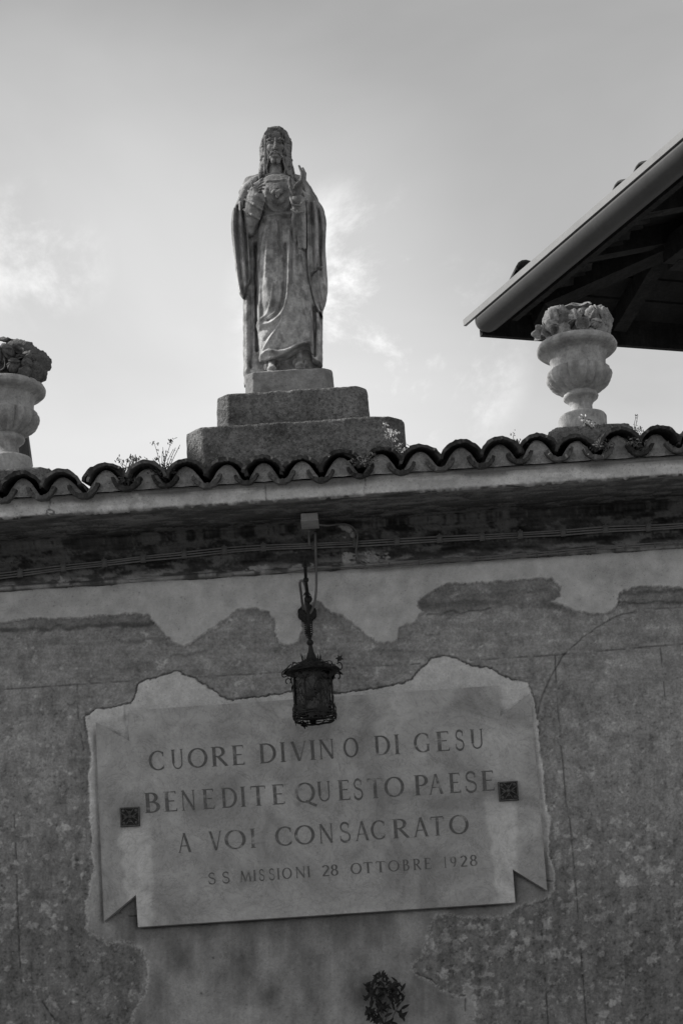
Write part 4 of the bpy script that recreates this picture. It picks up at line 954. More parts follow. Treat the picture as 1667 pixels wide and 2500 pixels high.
for txt, sp_, (bx0, by0, bx1, by1), hh in LINES:
    tilt = (by1-by0)/(bx1-bx0); s_ = [c for c in txt if c != ' ']
    for c, (xa, xb) in zip(s_, sp_):
        mb = MB(); G_, wd = glyph(c); by = by0+((xa+xb)/2-bx0)*tilt
        lean = .065
        for q in G_:
            pp = []
            for gx, gz in q:
                X_ = xa + (xb-xa)*(gx/wd) - lean*hh*gz + lean*hh*.3; Y_ = by - hh*gz + ((gx/wd)-.5)*(xb-xa)*tilt
                pp.append(X_); pp.append(Y_)
            f3 = [at(pp[i], pp[i+1], YP-.0011) for i in range(0, 8, 2)]
            nrm = (f3[1]-f3[0]).cross(f3[2]-f3[0])
            if nrm.y > 0: f3 = f3[::-1]
            jit = Vector((0, -.00004*(len(mb.f) % 9), 0))     # strokes that cross lie at slightly different depth
            f3 = [v+jit for v in f3]; bk = [v+Vector((0, .0008, 0)) for v in f3]
            mb.add(f3+bk, [(0,1,2,3), (0,4,5,1), (1,5,6,2), (2,6,7,3), (3,7,4,0)])
        mb.build('letter', m_let, plaque)
# iron bosses
def rosette(cx, cy):
    c = at(cx, cy, YP); w_ = .096; up = (at(cx, cy-40, YP)-at(cx, cy, YP)).normalized()
    R = Matrix.Rotation(0.0, 3, 'Y'); mb = MB()
    mb.box(c+Vector((0, -.006, 0)), (w_, .012, w_), R)
    plate = mb.build('rosette_boss', m_iron, plaque); mb = MB()
    for sx in (-1, 1):
        mb.box(c+Vector((sx*w_*.46, -.014, 0)), (.006, .005, w_*.98)); mb.box(c+Vector((0, -.0145, sx*w_*.46)), (w_*.9, .005, .006))
    for k in range(4):
        a = k*math.pi/2; d = Vector((math.cos(a), 0, math.sin(a))); t = Vector((-math.sin(a), 0, math.cos(a)))
        for q in (-1, 1):
            pts = catmull([c+d*.012+Vector((0, -.015, 0)), c+d*.028+t*q*.012+Vector((0, -.017, 0)), c+d*.040+t*q*.022+Vector((0, -.014, 0))], 4)
            mb.tube(pts, [.0035-.0002*i for i in range(len(pts))], 5)
        mb.ball(c+d*.024+Vector((0, -.012, 0)), .007, 8, (1, 1, .6)); mb.ball(c+(d+t).normalized()*.044+Vector((0, -.011, 0)), .009, 8)
    mb.ball(c+Vector((0, -.014, 0)), .011, 10)
    mb.build('relief', m_boss, plate); return plate
rosette(318.5, 1995); rosette(1240, 1932)

# ------------------------------------------------------------------ cables under the cornice
YC = -.028
cab = empty('cable_run', tuple(at(833, 1332, YC)), 'three parallel cables clipped along the dark band beneath the cornice', 'cable')
CP = [(-200,1425),(-60,1412),(25,1403),(156,1386),(255,1375.5),(350,1364),(452,1354),(550,1343.5),(645,1336.5),(768,1332),(869,1327.5),(968,1322),(1072,1316),(1174,1311),(1268,1306),(1375,1300),(1478,1292),(1583,1288),(1640,1285),(1740,1278),(1860,1270)]
for k in (-1, 0, 1):
    mb = MB(); pts = [at(x, y+k*5.6+.6*math.sin(x*.013+k*2), YC) for x, y in CP]; mb.tube(catmull(pts, 5), .0045, 8); mb.build('cable', m_cable, cab, True)
cl0 = None
for x, y in [(50,1400)]+CP[3:-2]:
    if x in (1640,): continue
    if cl0 is None:
        mb = MB(); mb.box((0, 0, 0), (.026, .011, .040)); mb.box((0, -.0062, 0), (.014, .004, .030)); mb.tube([(0, -.002, .022), (0, -.009, .022)], .005, 8)
        cl0 = mb.build('clip', m_clip, cab); me = cl0.data; cl0.location = at(x, y, YC-.003)
    else:
        o = cl0.copy(); col.objects.link(o); o.location = at(x+random.uniform(-2, 2), y, YC-.003); o.rotation_euler = (0, rad(random.uniform(-3, 5)), 0)
thin = empty('thin_cable', tuple(at(1200, 1365, -.04)), 'pair of thin cables looping down right of the lantern and running along the ledge', 'cable')
P2 = [(779,1281,-.20),(800,1283,-.16),(836,1279,-.06),(856,1284,-.045),(871,1299,-.045),(872,1318,-.045),(869,1346,-.045),(874,1364,-.045),(889,1378,-.045),(915,1386,-.045),(1040,1374,-.045),(1169,1366,-.045),(1339,1352.5,-.045),(1478,1339,-.045),(1640,1329,-.045),(1860,1312,-.045)]
mb = MB(); mb.tube(catmull([at(*p) for p in P2], 6), .0042, 7); mb.build('cable', m_cable, thin, True)
mb = MB(); mb.tube(catmull([at(*p) for p in [(700,1398,-.042),(765,1389,-.042),(911,1382,-.048),(1040,1369,-.048),(1169,1360,-.048),(1339,1347,-.048),(1478,1334,-.048),(1640,1323,-.048),(1860,1306,-.048)]], 6), .0035, 7); mb.build('cable', m_cable, thin, True)
for x in range(950, 1700, 72):
    mb = MB(); y = 1384-(x-911)*.072; mb.box(at(x, y-2, -.048), (.007, .010, .022)); mb.build('clip', m_clip, thin)
# junction box
jb = empty('junction_box', tuple(at(755, 1290, -.15)), 'small pale plastic junction box fixed under the cornice above the lantern', 'junction box')
c = at(756, 1276, -.24); wj = .083
mb = MB(); mb.box((c.x, -.175, Z_SOF-.026), (wj, .13, .036)); ob = mb.build('housing', m_box, jb)
bv = ob.modifiers.new('bevel', 'BEVEL'); bv.width = .004; bv.segments = 2
mb = MB(); mb.box((c.x, -.175, Z_SOF-.046), (wj+.004, .134, .006)); mb.build('lid', m_box, jb)
mb = MB(); mb.tube([at(754, 1297, -.14), at(754, 1308, -.07), at(755, 1330, -.04)], .005, 8); mb.build('gland', m_cable, jb)
mb = MB(); mb.tube([(c.x+wj*.5, -.20, Z_SOF-.03), (c.x+wj*.5+.004, -.20, Z_SOF-.03)], .005, 8); mb.build('knockout', m_iron, jb)

# ------------------------------------------------------------------ wall lantern
lan = empty('wall_lantern', tuple(at(749, 1499, -.01)), 'black wrought iron lantern with ivy leaves hanging from a bracket above the plaque', 'lantern')
pc = at(750, 1499, -.012)
mb = MB()                                     # scalloped back plate
n = 64; prof = [(.030, .0), (.046, .004), (.046, .012), (.030, .018), (.012, .024), (.001, .026)]
V = []; 
for r_, h_ in prof:
    for j in range(n):
        a = 2*math.pi*j/n; k = 1+(.09*abs(math.sin(a*4))-.03 if r_ > .02 else 0); V.append(pc+Vector((r_*k*math.cos(a), -h_, r_*k*math.sin(a))))
F = [(i*n+j, i*n+(j+1) % n, (i+1)*n+(j+1) % n, (i+1)*n+j) for i in range(len(prof)-1) for j in range(n)]
mb.add(V, F); mb.build('back_plate', m_iron, lan, True)
YL = -.36
def bp(px, py, Y): return at(px, py, Y)
# bracket arm runs out from the wall towards the street, its end a spear
hang = at(752.5, 1463, -.33); tip = at(743.6, 1356, -.62); hb = at(746.8, 1416, -.46)
mb = MB(); mb.tube([pc+Vector((0, -.02, 0)), hang, hb, at(745, 1381, -.55), tip], [.009, .008, .007, .009, .001], 8)
mb.ball(hang, .020, 12); mb.ball(hb, .014, 12); mb.ball(at(745, 1383, -.55), .011, 8)
for q in range(6):
    a = q*math.pi/3; c0 = at(749, 1444, -.37); mb.tube([c0, c0+Vector((math.cos(a)*.010, math.sin(a)*.006, -.010)), c0+Vector((math.cos(a)*.020, math.sin(a)*.012, -.022))], [.005, .004, .001], 5)
mb.build('bracket_arm', m_iron, lan, True)
cu = at(757, 1569, YL)                         # ball on the lantern's crown
mb = MB(); pts = []
z0, z1 = hang.z-.015, cu.z+.02
for i in range(12*18+1):
    t = i/(12*18); a = t*12*2*math.pi; rr_ = .019*(1 if t < .8 else 1-.55*(t-.8)/.2)
    zz = z0-.06*(1-0) + (z1-(z0-.06))*t; pts.append(Vector((cu.x-.004+rr_*math.cos(a), hang.y+(YL-hang.y)*t+rr_*math.sin(a), zz)))
mb.tube(pts, .0026, 4); mb.build('spring', m_iron, lan)
mb = MB(); mb.tube([hang, Vector((cu.x-.003, YL+.01, (hang.z+cu.z)/2)), cu], .0078, 8); mb.ball(cu, .0165, 12)
mb.build('hanging_rod', m_iron, lan, True)
# cap
def ring(c, r, rt, n=32, wob=0, seed=0):
    rr_ = random.Random(seed); return [c+Vector((r*math.cos(2*math.pi*i/n), r*math.sin(2*math.pi*i/n), rr_.uniform(-wob, wob))) for i in range(n)]+[c+Vector((r, 0, 0))]
lc = at(762, 1641, YL); ax = lc.x
zl = lc.z; zc_ = cu.z
bodr, lipr = .096, .131
mb = MB(); mb.lathe([(lipr, zl-.004), (lipr+.002, zl), (lipr*.88, zl+.017), (lipr*.66, zl+.033), (lipr*.42, zl+.046), (.040, zl+.052), (.030, zl+.058), (.023, zl+.075), (.014, zl+.100), (.008, zc_-.012), (.006, zc_)], (ax, YL, 0), 8)
mb.lathe([(lipr-.004, zl-.003), (bodr*.98, zl+.004), (.02, zl+.03)], (ax, YL, 0), 8, False); mb.build('cap', m_iron, lan)
mb = MB(); rl = random.Random(11)
for i in range(16):
    a = 2*math.pi*i/16; p = Vector((ax+.042*math.cos(a), YL+.042*math.sin(a), zl+.048)); hgt = rl.uniform(.025, .05)
    mb.tube([p, p+Vector((math.cos(a)*.004, math.sin(a)*.004, hgt*.6)), p+Vector((math.cos(a)*rl.uniform(-.002, .01), math.sin(a)*.006, hgt))], [.0042, .003, .0008], 4)
mb.build('crest', m_iron, lan)
# ivy leaf shape
def leaf(mb, c, nrm, up, s_, kind='ivy', th=.0015):
    nrm = Vector(nrm).normalized(); up = (Vector(up)-nrm*Vector(up).dot(nrm)).normalized(); rt_ = up.cross(nrm)
    if kind == 'ivy': sh = [(0, 1), (.22, .48), (.85, .62), (.52, .08), (.75, -.5), (.2, -.38), (0, -.6), (-.2, -.38), (-.75, -.5), (-.52, .08), (-.85, .62), (-.22, .48)]
    else: sh = [(0, 1), (.26, .55), (.33, 0), (.2, -.6), (0, -1), (-.2, -.6), (-.33, 0), (-.26, .55)]
    V = [Vector(c)+nrm*.12*s_]+[Vector(c)+rt_*x*s_+up*y*s_-nrm*(.18*s_*(x*x+y*y*.5)) for x, y in sh]
    n_ = len(sh); V2 = [v-nrm*th for v in V]
    F = [(0, 1+i, 1+(i+1) % n_) for i in range(n_)]
    mb.add(V, [f_[::-1] for f_ in F]); mb.add(V2, F)
for i in range(24):
    a = 2*math.pi*(i+.3*rl.random())/24; r_ = lipr*rl.uniform(.62, 1.06); m2 = MB()
    c0 = Vector((ax+r_*math.cos(a), YL+r_*math.sin(a), zl+.008+(lipr-r_)*.5)); leaf(m2, c0, (math.cos(a)*.7, math.sin(a)*.7, .8), (math.cos(a), math.sin(a), rl.uniform(-.8, .6)), rl.uniform(.018, .028))
    m2.build('ivy_leaf', m_iron, lan)
mb = MB()
for q in range(3):
    pts = [Vector((ax+(lipr*(.9-.1*q)+.008*math.sin(i*1.3+q))*math.cos(2*math.pi*i/24), YL+(lipr*(.9-.1*q)+.008*math.cos(i*1.7))*math.sin(2*math.pi*i/24), zl+.014+.012*q+.006*math.sin(i*2.1+q*2))) for i in range(25)]
    mb.tube(catmull(pts, 3), .0022, 4, False)
mb.build('vine', m_iron, lan)
# cage
zb = at(766, 1746, YL).z; axb = at(766, 1746, YL).x
zring = zb-.028
mb = MB(); N8 = 8
for k in range(N8):
    a = 2*math.pi*(k+.5)/N8; pts = [Vector((ax+bodr*q*math.cos(a), YL+bodr*q*math.sin(a), z)) for q, z in ((.97, zl+.005), (.99, zl-.05), (1.0, (zl+zb)/2), (1.02, zb+.03), (1.06, zb))]
    mb.tube(catmull(pts, 3), .0042, 5)
for z, r_, t_ in ((zl-.006, bodr, .005), (zb+.012, bodr*1.05, .004), (zb, bodr*1.07, .005)): mb.tube(ring(Vector((ax, YL, z)), r_, 0), t_, 5, False)
for k in range(N8):                            # crossed wires over the panes
    a0, a1 = 2*math.pi*(k+.5)/N8, 2*math.pi*(k+1.5)/N8
    for s0 in (0, 1):
        A, B = (a0, a1) if s0 else (a1, a0)
        pts = [Vector((ax+bodr*1.0*math.cos(A+(B-A)*t), YL+bodr*1.0*math.sin(A+(B-A)*t), zl-.03+(zb+.03-zl+.03)*t+.006*math.sin(t*9+k))) for t in (0, .25, .5, .75, 1)]
        mb.tube(catmull(pts, 3), .0018, 4)
mb.build('cage', m_iron, lan, True)
for k in range(N8):
    a0, a1 = 2*math.pi*(k+.5)/N8, 2*math.pi*(k+1.5)/N8; r_ = bodr*.93
    q = [Vector((ax+r_*math.cos(a), YL+r_*math.sin(a), z)) for a, z in ((a0, zb+.01), (a1, zb+.01), (a1, zl-.004), (a0, zl-.004))]
    inw = Vector((math.cos((a0+a1)/2), math.sin((a0+a1)/2), 0))*.003
    m2 = MB(); m2.add(q+[v-inw for v in q], [(0,1,2,3), (7,6,5,4), (0,4,5,1), (2,6,7,3), (1,5,6,2), (3,7,4,0)]); m2.build('glass_pane', m_glass, lan)
# open bottom: a deep ring hung with leaves
mb = MB(); pr = []
for k in range(16):
    a = 2*math.pi*k/16; p0 = Vector((ax+bodr*1.07*math.cos(a), YL+bodr*1.07*math.sin(a), zb)); p1 = Vector((ax+bodr*.93*math.cos(a), YL+bodr*.93*math.sin(a), zring)); mb.tube([p0, (p0+p1)/2+Vector((math.cos(a), math.sin(a), 0))*.006, p1], .003, 4)
mb.tube(ring(Vector((ax, YL, zring)), bodr*.93, 0, 40, .002, 4), .005, 5, False); mb.tube(ring(Vector((ax, YL, (zring+zb)/2)), bodr*1.04, 0, 36, .005, 8), .003, 4, False)
mb.build('bottom_ring', m_iron, lan, True)
for k in range(40):
    a = rl.uniform(0, 2*math.pi) if k > 14 else math.pi*(1+.08*k); z = rl.choice([zl-.02, zl-.035, zb+.03, zb+.01, zb-.012, zring, zb-.01, (zl+zb)/2+rl.uniform(-.04, .04)])
    r_ = bodr*(1.08 if z > zring+.005 else .98); m2 = MB()
    leaf(m2, (ax+r_*math.cos(a), YL+r_*math.sin(a), z), (math.cos(a), math.sin(a), rl.uniform(-.3, .3)), (rl.uniform(-1, 1), rl.uniform(-1, 1), rl.uniform(-1, .4)), rl.uniform(.018, .030)); m2.build('ivy_leaf', m_iron, lan)
def scroll(pts, r_=.0028):
    m2 = MB(); m2.tube(catmull([at(x, y, YL+dy) for x, y, dy in pts], 5), r_, 5); m2.build('scroll', m_iron, lan, True)
def circ(cx, cy, r_, a0, a1, n_=9): return [(cx+r_*math.cos(rad(a0+(a1-a0)*i/n_)), cy+r_*math.sin(rad(a0+(a1-a0)*i/n_)), 0) for i in range(n_+1)]
scroll(circ(823, 1651, 7, 130, 430)); scroll(circ(704, 1663.5, 6.5, 50, -250)); scroll(circ(723, 1647, 6, 0, 300), .0022)
scroll([(711,1621,0),(700,1632,0),(690,1641,0),(689,1650,0),(694,1653,0),(702,1650,0),(711,1651,0)]); scroll([(822,1621,0),(829,1617,0),(835,1625,0),(833,1633,0),(824,1636,0),(816,1636,0)])
m2 = MB(); leaf(m2, at(829, 1608, YL), (-.1, -1, .1), (-.4, 0, 1), .022); m2.build('ivy_leaf', m_iron, lan)
for s_ in (-1, 1):
    p = Vector((ax+s_*(lipr+.004), YL, zl+.002)); m2 = MB(); m2.tube([p-Vector((s_*.03, 0, -.012)), p+Vector((s_*.004, 0, -.001))], [.014, .001], 5); m2.build('spike', m_iron, lan)
mb = MB(); mb.tube([(ax, YL, zl), (ax, YL, zl-.05)], .012, 10); mb.ball((ax, YL, zl-.085), .026, 14, (1, 1, 1.2)); mb.build('bulb', m_glass, lan, True)
# supply cord of the lantern
mb = MB(); mb.tube(catmull([at(*p) for p in [(769.5,1300,-.05),(770.5,1345,-.05),(772,1395,-.055),(772,1435,-.055),(769,1466,-.06),(764,1484,-.10),(756,1497,-.14),(748,1490,-.18),(745,1475,-.22),(748,1450,-.28),(746,1434,-.33),(741,1420,-.36),(735,1418,-.36),(732,1425,-.34),(735,1448,-.24),(738,1474,-.10),(742,1488,-.04)]], 6), .0062, 8)
mb.build('supply_cord', m_cable, lan, True)

# ------------------------------------------------------------------ urns with carved flowers
YU = .14; SU = (YU-EYE.y)/FPX
UPROF = [(0,0),(60,0),(61,34),(61,42),(58,47),(45,50),(33,53),(28.5,59),(27,66),(27,76),(31,84),(38,90),(43,94),(45,99),(43,104),(39.5,106),(40,108),(50,113),(64,121),(75,131),(82,142),(84.5,152),(83,161),(77,168),(71.5,171),(69.5,176),(69.8,188),(71.5,200),(75,208),(84,213),(95,217),(101.5,223),(102.5,230),(98,238),(89,242),(80,241),(76,235),(72,220),(0,215)]
def build_urn(name, bx, by, lab, grp=None):
    """bx,by: photo pixel where the urn's axis meets the top of its slab"""
    b0 = at(bx, by, YU); root = empty(name, tuple(b0), lab, 'urn')
    n = 96; P_ = densify([(r*SU, z*SU) for r, z in UPROF], .006); V = []
    for r_, z in P_:
        zz = z/SU; g = sstep(zz, 107, 118)*sstep(zz, 171, 160)
        for j in range(n):
            a = 2*math.pi*j/n; lob = abs(math.sin(a*9)); k = 1+float(g)*(.22*lob**.7-.215)
            dent = 1.6*SU*(float(fbm(math.cos(a)*3+bx, math.sin(a)*3, zz*.04))-.5)
            rr_ = max(r_*k+dent*(r_ > .02), .0005); V.append((b0.x+rr_*math.cos(a), YU+rr_*math.sin(a), b0.z+z))
    F = np.array([(i*n+j, i*n+(j+1) % n, (i+1)*n+(j+1) % n, (i+1)*n+j) for i in range(len(P_)-1) for j in range(n)])
    zz = np.array([z for _, z in P_])/SU; kf = int(np.searchsorted(zz, 100)); 
    fi = (kf)*n
    V = np.array(V)
    foot = F[:fi]; bowl = F[fi:]
    link('foot', mesh_np('foot', V[:(kf+1)*n], foot), m_urn, root, True)
    link('bowl', mesh_np('bowl', V[kf*n:], bowl-kf*n), m_urn, root, True)
    return root, b0
def cupflower(c, d, r_, depth, lobes, seed, flare=1.0):
    """open trumpet/rose head: axis d, rim radius r_, built with thickness"""
    d = Vector(d).normalized(); x = d.orthogonal().normalized(); y = d.cross(x); r = random.Random(seed); n = lobes*8; V = []
    prof = [(.16, -1.05, 0), (.50, -.86, 0), (.74, -.5, .2), (.88, -.15, .6), (1.0*flare, .02, 1), (1.04*flare, -.03, 1), (.92, .0, 1), (.80, -.2, .6), (.64, -.5, .2), (.40, -.74, 0), (.02, -.8, 0)]
    ph = r.random()*6
    for q, z, wv_ in prof:
        for j in range(n):
            a = 2*math.pi*j/n; k = q*(1+wv_*(.16*abs(math.sin(a*lobes/2+ph))-.10+.05*math.sin(a*3+ph*2))); zz = z*depth+wv_*depth*.13*math.sin(a*lobes+ph)
            V.append(Vector(c)+x*(k*r_*math.cos(a))+y*(k*r_*math.sin(a))+d*zz)
    F = [(i*n+j, i*n+(j+1) % n, (i+1)*n+(j+1) % n, (i+1)*n+j) for i in range(len(prof)-1) for j in range(n)]
    return V, F
def bud(c, d, r_, seed):
    """closed rose: wrapped petals"""
    mb = MB(); r = random.Random(seed); d = Vector(d).normalized(); x = d.orthogonal().normalized(); y = d.cross(x); c = Vector(c)
    mb.ball(c, r_*.42, 12)
    for k in range(7):
        a = 2*math.pi*k/7+r.random(); o = x*math.cos(a)+y*math.sin(a); nn = (o*.9+d*.5).normalized(); cc = c+o*r_*.42+d*r_*.1*r.uniform(-1, 1.5)
        t1 = nn.orthogonal().normalized(); t2 = nn.cross(t1); V = []; N = 7
        for i in range(N):
            for j in range(N):
                u, v = (i/(N-1)-.5)*2, (j/(N-1)-.5)*2; m_ = math.sqrt(1-.5*u*u) if True else 1; V.append(cc+t1*u*r_*.72*math.sqrt(1-v*v/2)+t2*v*r_*.72*math.sqrt(1-u*u/2)+nn*r_*(.30-.34*(u*u+v*v)+.22*(u*u+v*v)**2*.5))
        nb = len(V); V += [p-nn*.006 for p in V]
        F = [(i*N+j, (i+1)*N+j, (i+1)*N+j+1, i*N+j+1) for i in range(N-1) for j in range(N-1)]; F += [tuple(q+nb for q in f)[::-1] for f in F]
        rim = [j for j in range(N)]+[i*N+N-1 for i in range(1, N)]+[(N-1)*N+j for j in range(N-2, -1, -1)]+[i*N for i in range(N-2, 0, -1)]
        F += [(rim[i], rim[i]+nb, rim[(i+1) % len(rim)]+nb, rim[(i+1) % len(rim)]) for i in range(len(rim))]; mb.add(V, F)
    return mb.v, mb.f
def petal_leaf(c, d, up, r_, seed, th=.007):
    r = random.Random(seed); d = Vector(d).normalized(); up = (Vector(up)-d*Vector(up).dot(d)).normalized(); sd_ = up.cross(d); N = 9; V = []
    for i in range(N):
        for j in range(N):
            u, v = (i/(N-1)-.5)*2, (j/(N-1)-.5)*2; w_ = math.sqrt(max(0, 1-(v*.92)**2))*(1+.12*math.sin(v*7+seed))
            V.append(Vector(c)+sd_*u*r_*.8*w_+up*v*r_+d*(r_*(-.25*u*u*w_-.3*(v-.1)**2+.06*math.sin(u*6+seed)+.05*math.sin(v*8)+.08*abs(u)**.5)))
    nb = len(V); V += [p-d*th for p in V]; F = [(i*N+j, (i+1)*N+j, (i+1)*N+j+1, i*N+j+1) for i in range(N-1) for j in range(N-1)]; F += [tuple(q+nb for q in f)[::-1] for f in F]
    rim = [j for j in range(N)]+[i*N+N-1 for i in range(1, N)]+[(N-1)*N+j for j in range(N-2, -1, -1)]+[i*N for i in range(N-2, 0, -1)]
    F += [(rim[i], rim[i]+nb, rim[(i+1) % len(rim)]+nb, rim[(i+1) % len(rim)]) for i in range(len(rim))]
    return V, F
def add_flower(kind, px, py, d, dr, r_, seed, root, m):
    c = at(px, py, YU+d*SU*1.06); r_ *= 1.13
    if kind == 'cup': V, F = cupflower(c, dr, r_*SU, r_*SU*1.35, 5, seed); nm = 'flower'
    elif kind == 'flat': V, F = cupflower(c, dr, r_*SU, r_*SU*.55, 5, seed, 1.15); nm = 'flower'
    elif kind == 'bud': V, F = bud(c, dr, r_*SU, seed); nm = 'flower'
    else: V, F = petal_leaf(c, dr, (math.sin(seed), .1, 1.0), r_*SU, seed); nm = 'leaf'
    me = bpy.data.meshes.new(nm); me.from_pydata([tuple(v) for v in V], [], F)
    bm = bmesh.new(); bm.from_mesh(me); bmesh.ops.recalc_face_normals(bm, faces=bm.faces); bm.to_mesh(me); bm.free()
    return link(nm, me, m, root, True)
def mound(root, cx, cy, rx, rz, m, seed):
    c = at(cx, cy, YU); f = Field((c.x-rx-.03, YU-rx-.03, c.z-.03), (c.x+rx+.03, YU+rx+.03, c.z+rz+.03), .007)
    f.ell((c.x, YU, c.z), (rx, rx, rz), .004); f.F[:] = np.maximum(f.F, c.z-.02-f.z[None, None, :].astype(np.float32))
    V, Q = f.mesh('m', .035, 26); link('bouquet_core', mesh_np('core', V, Q), m, root, True)
ur, ub = build_urn('stone_urn', 1424, 1061, 'pale stone urn with carved flowers at the right, in front of the dark eave')
mound(ur, 1407, 834, 58*SU, 48*SU, m_flower, 1)
for a in [('cup',1375,772,-58,(-.25,-1,.55),29,1),('cup',1422,789,-66,(0,-1,.05),17,2),('bud',1448,765,-48,(.2,-1,.3),24,3),('bud',1455,790,-60,(.1,-1,0),17,4),
          ('flat',1404,743,-14,(-.05,-.5,1),30,5),('flat',1443,748,0,(.3,-.4,1),20,15),('leaf',1484,772,-20,(.8,-.9,.2),27,.2),('leaf',1490,790,-8,(1,-.5,0),21,.4),('leaf',1338,770,-38,(-.9,-.8,.4),26,-.5),('leaf',1350,755,-30,(-.5,-.8,.6),20,-.8),
          ('cup',1312,812,-26,(-1,-.7,.1),18,7),('cup',1320,800,-5,(-1,-.2,.5),16,8),('cup',1337,806,-52,(-.5,-1,.1),17,9),('cup',1354,806,-68,(-.2,-1,-.1),12,10),('leaf',1345,788,-55,(-.4,-1,.2),18,1.2),
          ('leaf',1378,806,-74,(0,-1,-.2),17,3.1),('cup',1398,814,-68,(0,-1,-.2),10,12),('leaf',1470,805,-58,(.5,-1,0),20,.1),('leaf',1440,812,-66,(.2,-1,-.1),13,2.8),('leaf',1482,812,-40,(.9,-1,-.1),17,2.9),('leaf',1405,764,-50,(0,-1,.5),18,1.4),('bud',1420,760,-40,(0,-1,.5),13,14),
          ('cup',1360,775,30,(-.6,.6,.6),24,16),('bud',1430,765,40,(.3,.8,.5),26,17),('leaf',1470,770,30,(.8,.6,.4),24,.3)]:
    add_flower(*a, ur, m_flower)
ul, ub2 = build_urn('stone_urn', 22, 1166, 'stone urn with dark leafy carving at the left edge, half cut by the picture border')
mound(ul, 8, 942, 50*SU, 56*SU, m_flower_dark, 2)
for a in [('leaf',98,876,-25,(.5,-1,.3),30,.3),('leaf',104,884,-5,(.5,-.9,.2),28,.9),('leaf',62,846,-30,(.2,-1,.5),32,-.9),('leaf',40,832,-20,(0,-.7,.9),26,-1.3),('cup',36,862,-52,(0,-1,.3),22,1),('bud',72,872,-48,(.3,-1,.2),20,2),('bud',66,888,-60,(.1,-1,0),17,3),
          ('bud',34,890,-64,(-.1,-1,0),20,4),('cup',50,878,-60,(.1,-1,.1),13,5),('leaf',100,903,-30,(.8,-1,-.1),24,1.5),('bud',86,896,-48,(.5,-1,0),16,6),('leaf',104,915,-20,(1,-.8,-.3),20,1.9),('leaf',78,850,-18,(.5,-.8,.6),20,.9),('bud',10,860,-55,(-.2,-1,.2),26,7),('cup',-10,885,-60,(-.3,-1,0),24,8),
          ('leaf',-40,860,-30,(-.6,-1,.4),28,-.4),('bud',-55,895,-35,(-.8,-1,.1),24,9),('leaf',5,825,0,(0,-.4,1),30,2.5),('bud',88,870,20,(.8,.3,.5),22,10),('leaf',88,912,-52,(.5,-1,-.4),22,1.57),('leaf',60,912,-70,(.2,-1,-.4),18,1.2),('bud',50,850,20,(.3,.5,.8),26,11)]:
    add_flower(*a, ul, m_flower_dark)
# slabs carrying the urns
zs_r = at(1446, 1032, 0.0).z; zs_l = at(80, 1135, 0.0).z
a, b = at(1337, 1060, .05), at(1546, 1050, .05)
rough_block('stone_slab', a.x, b.x, 0.0, .30, zb0, ub.z+.0, .03, m_block, 'rough stone slab under the right urn', 'slab', nz=.010)
a, b = at(-95, 1160, .05), at(127, 1150, .05)
rough_block('stone_slab', a.x, b.x, 0.0, .30, zb0, ub2.z+.0, .03, m_block, 'rough stone slab under the left urn', 'slab', nz=.010)
# ridge bedding between the blocks
mb = MB(); mb.box((0, .24, Z_LEDGE+.045), (14, .50, .085)); mb.build('ridge_bed', m_mortar, wall)
# dark slanting sheet behind the foot of the left urn
fl = empty('chimney_flue', tuple(at(62, 1112, .7)), 'dark slanted flue behind the foot of the left urn', 'flue')
mb = MB(); A0, A1 = at(60, 1140, .75), at(47, 1045, .75); mb.tube([Vector((A0.x, .75, A0.z-.2)), A0, A1], .040, 12); mb.build('pipe', m_gutter, fl)
mb = MB(); mb.bar(A0+Vector((.043, 0, 0)), A1+Vector((.043, 0, 0)), .008, .012); mb.build('seam', m_lip, fl)

# ------------------------------------------------------------------ neighbouring roof (upper right): hip corner of an eave seen from below
YR = 3.2; C0 = at(1157, 800, YR); ZR = C0.z
E1 = atz(1640, 390, ZR); d1 = Vector((E1.x-C0.x, E1.y-C0.y, 0)).normalized()
E2 = atz(1667, 838, ZR); d2 = Vector((E2.x-C0.x, E2.y-C0.y, 0)).normalized()
roof = empty('neighbouring_roof', tuple(C0), 'tiled roof corner with a large round gutter and dark timber underside, upper right', 'roof')
L1, L2 = 4.6, 6.0
SLR = math.tan(rad(17))
n1 = Vector((-d1.y, d1.x, 0)); n1 = n1 if n1.dot(d2) > 0 else -n1      # inward from edge 1
n2 = Vector((-d2.y, d2.x, 0)); n2 = n2 if n2.dot(d1) > 0 else -n2
hip = (n1+n2); hip = (d1+d2*1.0).normalized()
# hip direction: equal distance to both eaves
aa = n1.dot(n2); hp = (n1+n2)/(1+aa)            # dist 1 from both edges
def rp(base, dist, dz=0): return base + dz*Vector((0, 0, 1)) + Vector((0, 0, dist*SLR))
D = 2.6
def plane1(t, s_): return C0 + d1*t + n1*s_ + Vector((0, 0, s_*SLR))
def plane2(t, s_): return C0 + d2*t + n2*s_ + Vector((0, 0, s_*SLR))
h1, h2 = hp.dot(d1), hp.dot(d2)
thick = Vector((0, 0, .05))
def slab(name, pts, th, m, up=True):
    m2 = MB(); k = len(pts); m2.add([p for p in pts]+[p+th for p in pts], [tuple(range(k)), tuple(range(2*k-1, k-1, -1))]+[(i, i+k, (i+1) % k+k, (i+1) % k) for i in range(k)])
    me = bpy.data.meshes.new(name); me.from_pydata([tuple(p) for p in m2.v], [], m2.f)
    bm = bmesh.new(); bm.from_mesh(me); bmesh.ops.recalc_face_normals(bm, faces=bm.faces); bm.to_mesh(me); bm.free()
    return link(name, me, m, roof)
